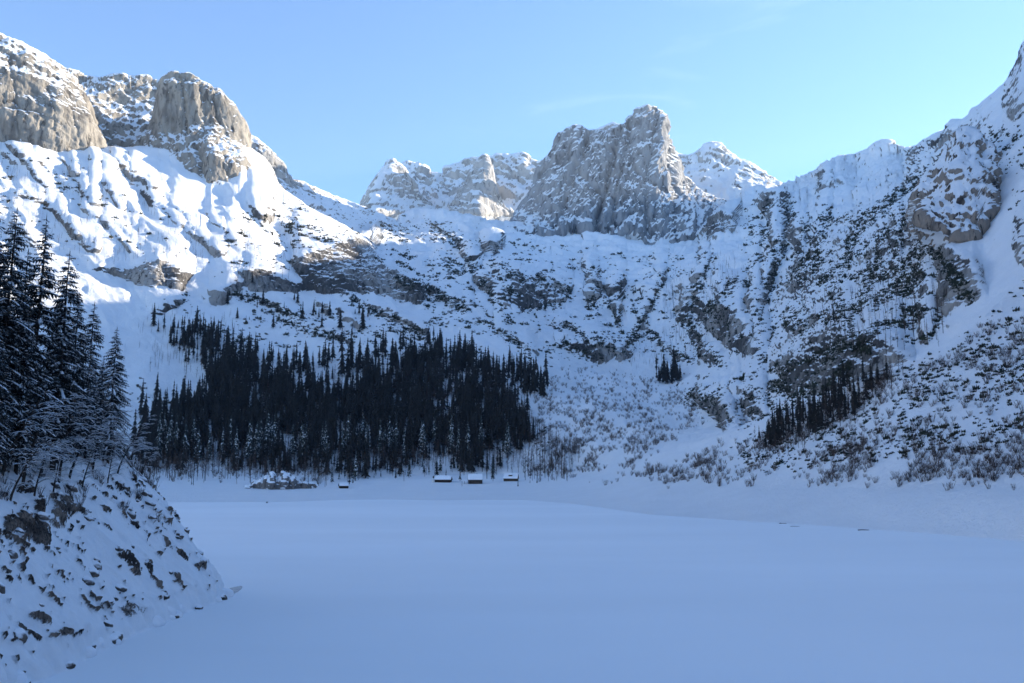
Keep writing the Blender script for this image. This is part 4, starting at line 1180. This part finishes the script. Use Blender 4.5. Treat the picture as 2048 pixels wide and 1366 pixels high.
# ------------------------------------------------------------------ big spruces standing on the left bank
def near_spruce(seed, H=24.0, W=3.6):
    random.seed(seed)
    t = MB(); c = MB(); s = MB()
    sw = [(0, 0)]
    zs = np.linspace(-1.5, H, 9)
    pts = [(U(-.06, .06), U(-.06, .06), z) for z in zs]
    t.tube(pts, 0.30 * (1 - (zs + 1.5) / (H + 1.5)) ** 0.8 + 0.02, 7)
    z = H * 0.10
    while z < H - 0.25:
        f = z / H
        prof = W * (1 - f) ** 0.75 * (0.55 + 0.45 * min(1, f * 4))
        for j in range(random.choice((4, 5, 5, 6)) if f < .93 else 3):
            if f < 0.25 and U(0, 1) < 0.35: continue
            a = U(0, 6.28); L = prof * U(.65, 1.15) + 0.15
            ca, sa = math.cos(a), math.sin(a)
            up = 0.25 * f + 0.05; droop = (0.45 + 0.35 * (1 - f)) * U(.8, 1.25)
            K = max(4, int(L / 0.33))
            tt = np.linspace(0, 1, K + 1)
            rx = L * tt
            rz = z + U(-.2, .2) + up * L * tt - droop * L * tt ** 1.8 + 0.12 * L * tt ** 4
            sp = np.stack([rx * ca, rx * sa, rz], -1)
            c.spike(sp[0], sp[-1], 0.03)
            side = np.array((-sa, ca, 0))
            for k in range(1, K + 1):
                b = sp[k]; w = (0.16 + 0.42 * math.sin(math.pi * min(1, tt[k] * 0.8 + 0.12))) * min(1, L / 1.6) * U(.7, 1.3)
                fw = sp[k] - sp[k - 1]
                for sg in (-1, 1):
                    e = b + side * sg * w + fw * U(.5, 1.2) + np.array((0, 0, -w * U(.25, .8)))
                    h0 = b - fw * 0.55
                    c.add([h0, b + fw * .25, e], [[0, 1, 2]])
                e = b + np.array((0, 0, -w * U(.6, 1.2))) + fw * U(.2, .8)
                c.add([b - fw * .6 , b + fw * .3, e], [[0, 1, 2]])
            if U(0, 1) < 0.85:
                k0 = random.randint(1, max(1, K // 2)); k1 = random.randint(min(K, k0 + 1), K)
                for k in range(k0, k1):
                    w = 0.05 + 0.13 * U(.4, 1.2) * min(1, L / 1.6)
                    p0, p1 = sp[k] + [0, 0, .05], sp[k + 1] + [0, 0, .05]
                    q = np.array([p0 - side * w, p0 + side * w, p1 + side * w * .8, p1 - side * w * .8, (p0 + p1) / 2 + [0, 0, .07]])
                    q[0:4, 2] -= .05
                    s.add(q, [[0, 1, 4], [1, 2, 4], [2, 3, 4], [3, 0, 4]])
        z += 0.26 + 0.30 * (1 - f)
    # leader
    c.spike((0, 0, H - .5), (0, 0, H + .45), 0.05)
    return t.mesh('bank_spruce_trunk', M['bark']), c.mesh('bank_spruce_crown', M['needle_frost']), s.mesh('bank_spruce_snow', M['snowcap'])
NS = [near_spruce(501, 24, 4.9), near_spruce(502, 24, 4.0), near_spruce(503, 24, 3.3)]
near = [  # tip u, tip v, foot (u, v), variant, widening, label
    (-12, 318, (-90, 900), 0, 1.0, 'big spruce cut by the left edge of the picture'),
    (42, 416, (-10, 915), 0, 0.9, 'broad snow laden spruce second from the left edge'),
    (102, 434, (52, 935), 2, 1.0, 'tall slender spruce on the bank with bare thin top against the lit slope'),
    (146, 503, (105, 940), 1, 1.0, 'pointed spruce right of the tallest slender one on the bank'),
    (197, 605, (165, 935), 1, 0.95, 'smaller snowy spruce near the right edge of the bank trees'),
    (236, 655, (215, 925), 0, 0.9, 'short bushy spruce, rightmost tree on the left bank'),
    (172, 585, (135, 905), 0, 0.9, 'spruce half hidden behind the pointed one on the bank'),
    (72, 500, (25, 890), 0, 1.0, 'dark spruce in the gap behind the slender one'),
    (8, 455, (-45, 880), 1, 1.1, 'dark spruce behind the trees at the left edge'),
    (-45, 430, (-110, 870), 0, 1.0, 'spruce mostly beyond the left edge of the picture'),
    (126, 610, (95, 875), 0, 1.0, 'low dark spruce between the bank trunks'),
    (212, 715, (195, 900), 2, 1.1, 'small slim spruce at the right end of the bank wood'),
    (30, 600, (-5, 860), 0, 1.1, 'low spruce in the shade at the far left'),
    (60, 640, (30, 945), 0, 1.0, 'low bushy spruce in front of the slender one'),
    (130, 660, (112, 925), 1, 1.1, 'low spruce filling the gap below the pointed one'),
    (-20, 560, (-60, 950), 0, 1.0, 'bushy spruce low at the left edge'),
    (182, 735, (170, 920), 0, 1.0, 'young spruce at the foot of the smaller snowy one'),
    (10, 690, (-15, 940), 1, 1.0, 'young spruce low down near the left edge'),
]
for (tu, tv, r_, k, wd, lb) in near:
    bp_ = bank_at(*r_)
    tip = at(tu, tv, math.hypot(bp_[0], bp_[1]))
    H = max(7.0, tip[2] - bp_[2])
    q = H / 24.0
    o = thing('bank_spruce', lb, 'spruce', bp_, U(0, 6.28), (max(q, .55) * wd, max(q, .55) * wd, q), 'spruces on the left bank')
    link('trunk', NS[k][0], o); link('crown', NS[k][1], o); link('branch_snow', NS[k][2], o, kind='stuff')

# leafless trees with snow lined arching boughs
def snowy_bare_tree(seed, H=10.0, lean=0.25, n=26):
    random.seed(seed)
    t = MB(); b = MB(); s = MB()
    zz = np.linspace(0, 1, 7)
    tr = np.stack([lean * H * zz ** 1.5, 0.25 * np.sin(zz * 3 + seed), H * zz - 0.6], -1)
    t.tube(tr, 0.17 * (1 - zz) ** .7 + 0.02, 6)
    def bough(p, a, L, up, r0, depth):
        K = 6
        tt = np.linspace(0, 1, K)
        wob = U(-.5, .5)
        q = np.stack([p[0] + L * tt * math.cos(a) - wob * L * .2 * tt ** 2 * math.sin(a), p[1] + L * tt * math.sin(a) + wob * L * .2 * tt ** 2 * math.cos(a), p[2] + up * L * tt - 0.55 * L * tt ** 2], -1)
        b.tube(q, r0 * (1 - tt) + 0.008, 3)
        k0 = random.randint(0, 2)
        s.tube(q[k0:] + [0, 0, r0 * .6 + .02], (0.035 + 0.35 * r0) * (1 - 0.5 * tt[k0:]), 3)
        if depth:
            for _ in range(3):
                i = random.randint(1, K - 2)
                bough(q[i], a + random.choice((-1, 1)) * U(.4, .9), L * U(.3, .55), up * .8, r0 * .5, depth - 1)
    for i in range(n):
        f = U(.22, .98)
        j = int(f * 6)
        bough(tr[j] + (tr[min(6, j + 1)] - tr[j]) * (f * 6 - j), U(0, 6.28) if i % 2 else U(-.9, .9), H * U(.2, .42) * (1.15 - .5 * f), U(.35, .9), 0.045, 1)
    return t.mesh('snowy_bare_trunk', M['bark']), b.mesh('snowy_bare_boughs', M['twig']), s.mesh('snowy_bare_snow', M['snowcap'])
BT = [snowy_bare_tree(601, 10, .22), snowy_bare_tree(602, 9, .4), snowy_bare_tree(603, 11, .1)]
for (bu, bv, r_, k, sc_, rz, lb) in [
    (48, 968, 76, 0, 1.0, 0.1, 'leafless leaning tree on the bank with snow lined boughs, far left'),
    (118, 962, 82, 2, 1.0, 0.6, 'leafless straight tree on the bank below the slender spruce'),
    (140, 955, 84, 1, .9, -0.2, 'leafless tree leaning out over the lake from the bank'),
    (185, 945, 90, 2, .8, 0.3, 'small leafless tree on the bank below the snowy spruce'),
    (235, 945, 97, 1, .7, 0.2, 'thin leafless tree near the right edge of the bank wood'),
    (5, 945, 80, 1, 1.1, 0.0, 'leafless tree with long boughs at the left edge'),
    (84, 950, 88, 0, 1.0, -0.3, 'leafless tree in the shade between the bank spruces'),
    (262, 925, 104, 0, .75, 0.2, 'slim leafless tree at the very end of the bank'),
    (20, 1000, 80, 1, .7, .1, 'small leafless tree low on the bank at the far left'), (70, 990, 84, 0, .65, .3, 'small leafless tree low on the bank above the dark rock'),
    (105, 985, 84, 2, .55, .2, 'little leafless tree below the straight one on the bank'), (165, 975, 84, 0, .55, .1, 'little leafless tree at the lower edge of the bank wood'),
    (215, 968, 90, 2, .5, .4, 'little leafless tree on the open bank near its right end'), (285, 945, 90, 1, .45, .2, 'lone thin sapling on the bank crest by the lake'),
    (205, 920, 96, 0, 0.9, 0.5, 'leafless tree behind the leaning one on the bank')]:
    o = thing('snowy_bare_tree', lb, 'bare tree', bank_at(bu, bv), rz, sc_ * 0.85, 'leafless trees on the left bank')
    link('trunk', BT[k][0], o); link('boughs', BT[k][1], o, kind='stuff'); link('bough_snow', BT[k][2], o, kind='stuff')

# twigs poking out of the bank snow
flat = np.where((BU > -20) & (BU < 330) & (BV > 860) & (BV < 1060) & (Dg > 5), np.where(BV < 1000, 1.0, .35), 0).ravel()
idx = np.random.default_rng(21).choice(flat.size, 130, replace=False, p=flat / flat.sum())
for i in idx:
    pt = B.reshape(-1, 3)[i]
    thing('bank_bush', 'thin leafless bush under the trees on the left bank', 'bush', pt, U(0, 6.28), U(.3, .7), 'bushes on the left bank', bsm[i % 5])

# ------------------------------------------------------------------ boulders along the waterline of the bank
def rock_mesh(seed, name, mat, sub=3, sq=(1, 1, .75), amp=.28):
    bm = __import__('bmesh').new()
    __import__('bmesh').ops.create_icosphere(bm, subdivisions=sub, radius=1.0)
    co = np.array([v.co[:] for v in bm.verts])
    d = 1 + amp * ridged(co[:, 0] * .9 + seed, co[:, 1] * .9, co[:, 2] * .9, 3) + .12 * fbm(co[:, 0] * 3 + seed, co[:, 1] * 3, co[:, 2] * 3, 2)
    co = co * d[:, None] * np.array(sq)
    for v, c_ in zip(bm.verts, co): v.co = c_
    me = bpy.data.meshes.new(name); bm.to_mesh(me); bm.free()
    me.materials.append(mat)
    me.polygons.foreach_set('use_smooth', np.full(len(me.polygons), True))
    return me
RM = [rock_mesh(k * 3.7, 'boulder_mesh', M['boulder']) for k in range(4)]
SM = [rock_mesh(20 + k * 2.1, 'snow_pillow_mesh', M['snowcap'], 3, (1, 1, .8), .10) for k in range(3)]
rs = np.random.default_rng(31)
for i in range(46):
    y_ = rs.uniform(52, 116)
    j = np.argmin((px - np.interp(y_, path[:9, 1], path[:9, 0])) ** 2 + (py - y_) ** 2)
    d_ = rs.uniform(-0.5, 1.1)
    q = np.array((px[j] + nx[j] * d_, py[j] + ny[j] * d_, max(0.1, 0.8 * d_) + 0.05))
    sz = rs.uniform(.35, 1.0)
    if i % 2:
        thing('snowy_boulder', 'rounded snow buried boulder in the row along the bank waterline', 'boulder', q, rs.uniform(0, 6.28), sz * 1.1, 'snow buried boulders on the waterline', SM[i % 3])
    else:
        thing('boulder', 'brown boulder with snow cap in the row along the bank waterline', 'boulder', q, rs.uniform(0, 6.28), sz * .8, 'brown boulders on the waterline', RM[i % 4])
flat = np.where((BFU > -10) & (BFU < 470) & (BFV > 960) & (BFV < 1340) & (Dg > 0.8) & (Dg < 16), 1.0, 0).ravel()
for i in np.random.default_rng(23).choice(flat.size, 55, replace=False, p=flat / flat.sum()):
    pt = B.reshape(-1, 3)[i]
    q_ = rs.uniform(.18, .5)
    zone = 'lower' if pt[2] < 5 else ('middle' if pt[2] < 10 else 'upper')
    o = thing('bank_stone', 'angular brown stone with snow cap poking out of the %s left bank' % zone, 'stone', pt, rs.uniform(0, 6.28), (q_ * 1.3, q_ * 1.1, q_), 'stones on the %s left bank' % zone, RM[i % 4])
    o.rotation_euler = (rs.uniform(-.5, .5), rs.uniform(.4, 1.1), rs.uniform(-.6, .6))
for (bu, bv, sz, lb) in [(258, 1228, 1.9, 'largest brown boulder at the waterline in the middle of the bank'), (305, 1208, 1.0, 'dark boulder right of the largest one on the waterline'),
                         (120, 1278, 1.5, 'wide brown boulder above the grey ice, lower left'), (195, 1248, .8, 'brown boulder left of the largest one on the waterline')]:
    r0 = lake_range(bu, bv + 10, 0.4)
    thing('boulder', lb, 'boulder', at(bu, bv, r0), 1.3, (sz, sz, sz * .8), None, RM[int(bu) % 4])

# ------------------------------------------------------------------ ground lookup on the far shore
def ground_at(u, v):
    d = (mu_ - u) ** 2 + (mv_ - v) ** 2 + np.where(vis, 0, 1e6)
    return P_MAIN.reshape(-1, 3)[np.argmin(d)]

# rock outcrop on the far shore
c0 = ground_at(560, 976)
nu_, nv_ = 170, 60
A, T = np.meshgrid(np.linspace(-1, 1, nu_), np.linspace(0, 1, nv_))
ln = 26.0
hh = 11.0 * (1 - np.abs(A) ** 2.2) * (0.72 + 0.75 * fbm(A * 4.5, 0 * A + 2.4, 0.3, 3))
tr_ = np.clip(T * 1.0, 0, 1)
Po = np.stack([A * ln, -1 + 14 * T ** 2.2 - 2 * (1 - A ** 2) + 9 * fbm(A * 3.5, 0.6 * T, 5.3, 3), hh * np.minimum(1, T * 1.9) ** .8 - 1.5], -1)
No = normals_of(Po)
No = No * np.where(No[..., 1:2] > 0, -1, 1)
Do = 2.6 * fbm(Po[..., 0] / 11, Po[..., 1] / 11, Po[..., 2] / 6, 3, .5) + 0.8 * ridged(Po[..., 0] / 7, Po[..., 1] / 7, Po[..., 2] / 14, 2)
Po = Po + No * Do[..., None] * sstep(0, .1, T)[..., None]
ro, _ = snowcover(Po, np.full(A.shape, .6), 0.22, 0.55, .22, 2.5, .3)
me = mesh_from('rock_outcrop', Po.reshape(-1, 3), grid_faces(*A.shape), M['outcrop'])
vattr(me, 'rock', ro); vattr(me, 'tone', 0.6 * fbm(Po[..., 0] / 3, Po[..., 1] / 3, Po[..., 2] / 6, 2) + .35)
thing('rock_outcrop', 'broad dark rock outcrop with snow ledges at the forest foot', 'rock', c0 + np.array((0, -2, 0)), math.atan2(-c0[0], c0[1]), 1.0, None, me)

# ------------------------------------------------------------------ huts on the far shore
def add_part(name, parent, mat, fn):
    mb = MB(); fn(mb)
    return link(name, mb.mesh(name, mat), parent)
def gable_roof(mb, w, d, z0, h, th, over, along='x', lift=0.0):
    """two slabs, ridge along x (facing the lake with one slope)"""
    for sg in (-1, 1):
        e = np.array([(-w / 2 - over, sg * (d / 2 + over), z0 - over * h / (d / 2)), (w / 2 + over, sg * (d / 2 + over), z0 - over * h / (d / 2)), (w / 2 + over, 0, z0 + h), (-w / 2 - over, 0, z0 + h)], float)
        e[:, 2] += lift
        t2 = e + [0, 0, th]
        mb.add(np.concatenate([e, t2]), None, [[0, 1, 2, 3], [4, 5, 6, 7], [0, 1, 5, 4], [1, 2, 6, 5], [2, 3, 7, 6], [3, 0, 4, 7]])
def snow_slab(mb, w, d, z0, h, th, over, lift):
    nx_, ny_ = 14, 14
    xs = np.linspace(-w / 2 - over, w / 2 + over, nx_); yy = np.linspace(-d / 2 - over, d / 2 + over, ny_)
    X, Y2 = np.meshgrid(xs, yy)
    zb = z0 + h * (1 - np.abs(Y2) / (d / 2)) + lift
    edge = np.minimum(1, np.minimum((w / 2 + over - np.abs(X)) / .5, (d / 2 + over - np.abs(Y2)) / .5)) 
    zt = zb + th * (0.45 + .55 * edge) + .08 * fbm(X, Y2, w, 2)
    top = np.stack([X, Y2, zt], -1).reshape(-1, 3); bot = np.stack([X, Y2, zb], -1).reshape(-1, 3)
    f = grid_faces(ny_, nx_)
    rim = [i for i in range(nx_)] + [nx_ * (j + 1) - 1 for j in range(1, ny_)] + [nx_ * ny_ - 1 - i for i in range(1, nx_)] + [nx_ * (ny_ - 1 - j) for j in range(1, ny_ - 1)]
    n0 = nx_ * ny_
    q = [[rim[i], rim[(i + 1) % len(rim)], rim[(i + 1) % len(rim)] + n0, rim[i] + n0] for i in range(len(rim))]
    mb.add(np.concatenate([top, bot]), None, np.concatenate([f, f + n0, np.array(q)]))
def log_walls(o, w, d, h, mat, gable):
    """one child per log course on each wall"""
    n_ = max(4, int(h / .42))
    st = (h + 0.0) / n_
    for i in range(n_):
        z0 = i * st
        for nm, (x0, x1, y0, y1) in (('f', (-w / 2 - .15, w / 2 + .15, -d / 2 - .12, -d / 2 + .12)), ('b', (-w / 2 - .15, w / 2 + .15, d / 2 - .12, d / 2 + .12)),
                                     ('l', (-w / 2 - .11, -w / 2 + .11, -d / 2 + .12, d / 2 - .12)), ('r', (w / 2 - .11, w / 2 + .11, -d / 2 + .12, d / 2 - .12))):
            add_part('log', o, mat, lambda mb: mb.box(x0, x1, y0, y1, z0 + .02, z0 + st - .02))
    add_part('core_wall', o, M['timber_dark'], lambda mb: mb.box(-w / 2 + .04, w / 2 - .04, -d / 2 + .04, d / 2 - .04, -1.2, h - .02))
    for sx in (-1, 1):
        add_part('gable', o, mat, lambda mb: mb.add([(sx * w / 2, -d / 2, h), (sx * w / 2, d / 2, h), (sx * w / 2, 0, h + gable - .03), (sx * (w / 2 - .1), -d / 2, h), (sx * (w / 2 - .1), d / 2, h), (sx * (w / 2 - .1), 0, h + gable - .03)],
                                                [[0, 1, 2], [3, 4, 5]], [[0, 1, 4, 3], [1, 2, 5, 4], [2, 0, 3, 5]]))
def hut(u, v, w, d, h, rh, rz, label, mat, snow=.55, name='log_hut'):
    g_ = ground_at(u, v)
    o = thing(name, label, 'hut', g_ + np.array((0, d / 2, 0.1)), rz, 1.0)
    log_walls(o, w, d, h, mat, rh)
    roof = add_part('roof', o, M['timber_dark'], lambda mb: gable_roof(mb, w, d, h, rh, .12, .55))
    add_part('roof_snow', roof, M['snowcap'], lambda mb: snow_slab(mb, w, d, h, rh, snow, .45, .13))
    return o
o = hut(949, 967, 9.6, 7.0, 3.0, 3.4, 0.06, 'tallest log hut with steep snowy roof and a lean-to on its left', M['timber'])
add_part('chimney', o, M['timber_dark'], lambda mb: mb.box(.8, 1.4, -.3, .3, 5.0, 7.0))
dr = add_part('door', o, M['timber_dark'], lambda mb: mb.box(-3.6, -2.6, -3.66, -3.63, 0.1, 2.0))
for xw in (-1.2, 1.2, 3.0):
    wf = add_part('window', o, M['timber_dark'], lambda mb: mb.box(xw - .4, xw + .4, -3.68, -3.63, 1.0, 1.8))
add_part('porch_roof', o, M['snowcap'], lambda mb: mb.box(-9.4, -5.4, -2.6, 1.0, 1.75, 2.15))
for xw in (-9.2, -7.4, -5.6):
    add_part('porch_post', o, M['timber_dark'], lambda mb: mb.box(xw - .1, xw + .1, -2.5, -2.3, -.5, 1.75))
o = hut(885, 966, 11.0, 6.5, 2.0, 2.0, -0.08, 'long low log hut with a white end and small dark turret', M['timber_dark'], .8)
add_part('white_end_wall', o, M['plaster'], lambda mb: mb.box(-7.6, -5.65, -3.3, 2.4, -.8, 2.3))
add_part('end_roof_snow', o, M['snowcap'], lambda mb: mb.box(-7.8, -5.6, -3.5, 2.6, 2.31, 2.75))
tu_ = add_part('turret', o, M['timber_dark'], lambda mb: mb.box(-7.3, -6.5, -1.6, -.8, 2.75, 3.5))
add_part('turret_cap', tu_, M['timber_dark'], lambda mb: mb.add([(-7.6, -1.9, 3.5), (-6.2, -1.9, 3.5), (-6.2, -.5, 3.5), (-7.6, -.5, 3.5), (-6.9, -1.2, 4.7)], [[0, 1, 4], [1, 2, 4], [2, 3, 4], [3, 0, 4]]))
o = hut(1022, 963, 9.5, 7.5, 2.0, 3.0, -0.12, 'log hut with a dormer in its snowy roof, rightmost of the huts', M['timber'], .6)
add_part('dormer', o, M['timber'], lambda mb: mb.box(-1.4, 1.2, -2.9, -.8, 2.4, 4.3))
add_part('dormer_snow', o, M['snowcap'], lambda mb: mb.box(-1.8, 1.6, -3.1, -.5, 4.31, 4.8))
o = hut(685, 977, 5.4, 4.2, 1.7, 1.5, 0.35, 'smallest log hut standing alone on the snow left of the others', M['timber_dark'], .45, 'small_hut')
add_part('door', o, M['timber_dark'], lambda mb: mb.box(-2.84, -2.80, -.5, .5, 0, 1.6))

# single trees around the huts
for (bu, bv, hh_, k, lb) in [(663, 966, .55, 0, 'dark spruce standing just left of the smallest hut'), (678, 960, .42, 3, 'slim spruce right above the smallest hut'), (749, 957, .22, 1, 'tiny snowy spruce in the clearing between two larger ones'),
                             (818, 956, .62, 2, 'broad snow flecked spruce left of the snowy clearing'), (792, 956, .28, 1, 'small spruce left of the broad one by the clearing'), (848, 948, .50, 0, 'left of a pair of spruces behind the long hut'),
                             (858, 950, .45, 1, 'right of a pair of spruces behind the long hut'), (880, 945, .62, 2, 'spruce right behind the long low hut'), (893, 953, .3, 1, 'small spruce between the long hut and the tallest hut'),
                             (921, 962, .52, 3, 'spruce left of the lean-to of the tallest hut'), (985, 962, .75, 3, 'tall slim spruce between the tallest hut and the dormer hut'), (1037, 972, .22, 4, 'ragged little spruce in front of the dormer hut'),
                             (924, 974, .12, 1, 'tiny sapling in the snow in front of the lean-to'), (1060, 968, .14, 1, 'tiny spruce right of the dormer hut'), (1075, 968, .17, 2, 'little bushy spruce farther right of the dormer hut'),
                             (710, 955, .65, 1, 'spruce left of the narrow snow gap in the forest foot'), (730, 955, .7, 2, 'wide spruce beside the narrow snow gap in the forest foot')]:
    g_ = ground_at(bu, bv)
    o = thing('hut_spruce', lb, 'spruce', g_, U(0, 6.28), hh_ * 1.1, 'spruces around the huts')
    link('trunk', sp_t[k], o); link('crown', sp_c[k][1], o)

# ------------------------------------------------------------------ driftwood along the right shore
M['drift'] = simple_mat('wet_driftwood', (0.05, 0.03, 0.022), (0.11, 0.065, 0.045), 2.0)
def log_at(u, v, L, rz, rad, lb, br_=False):
    r0 = lake_range(u, v, 0.12)
    mb = MB()
    mb.tube([(-L / 2, 0, 0), (-L / 6, .06, .05), (L / 5, -.04, .03), (L / 2, .02, .0)], [rad, rad * .95, rad * .8, rad * .5], 6)
    if br_:
        mb.spike((-L / 4, 0, 0), (-L / 2.2, .1, .5), rad * .5); mb.spike((L / 5, 0, 0), (L / 2.6, -.2, .35), rad * .4)
    thing('driftwood_log', lb, 'driftwood', at(u, v, r0), rz, 1.0, None, mb.mesh('driftwood_log', M['drift'], True))
log_at(1727, 1060, 3.0, .02, .13, 'reddish driftwood log lying on the right shoreline')
log_at(1566, 1047, 2.2, -.25, .09, 'forked grey driftwood left of the reddish log', True)
log_at(1590, 1053, 2.6, -.05, .06, 'thin pale driftwood stick at the ice edge')
log_at(2040, 1077, 1.4, .1, .08, 'short driftwood stub near the right edge of the picture', True)
thing('stump', 'tiny dark stump alone on the snow below the rock outcrop', 'stump', at(534, 1005, lake_range(534, 1005.5, 0.1)), 0, (.35, .3, .7), None, RM[1])

# ------------------------------------------------------------------ air: thin winter haze in the valley
mh = bpy.data.materials.new('winter_haze')
mh.use_nodes = True
nh = mh.node_tree; nh.nodes.clear()
ho = nh.nodes.new('ShaderNodeOutputMaterial')
hv = nh.nodes.new('ShaderNodeVolumePrincipled')
hv.inputs['Color'].default_value = (0.72, 0.85, 1.0, 1)
hv.inputs['Density'].default_value = 0.00005
hv.inputs['Anisotropy'].default_value = 0.2
nh.links.new(hv.outputs[0], ho.inputs['Volume'])
hb = MB(); hb.box(-5200, 5200, -2600, 5600, -5.5, 1420)
link('haze', hb.mesh('haze', mh), kind='stuff', label='thin bluish winter haze filling the valley')
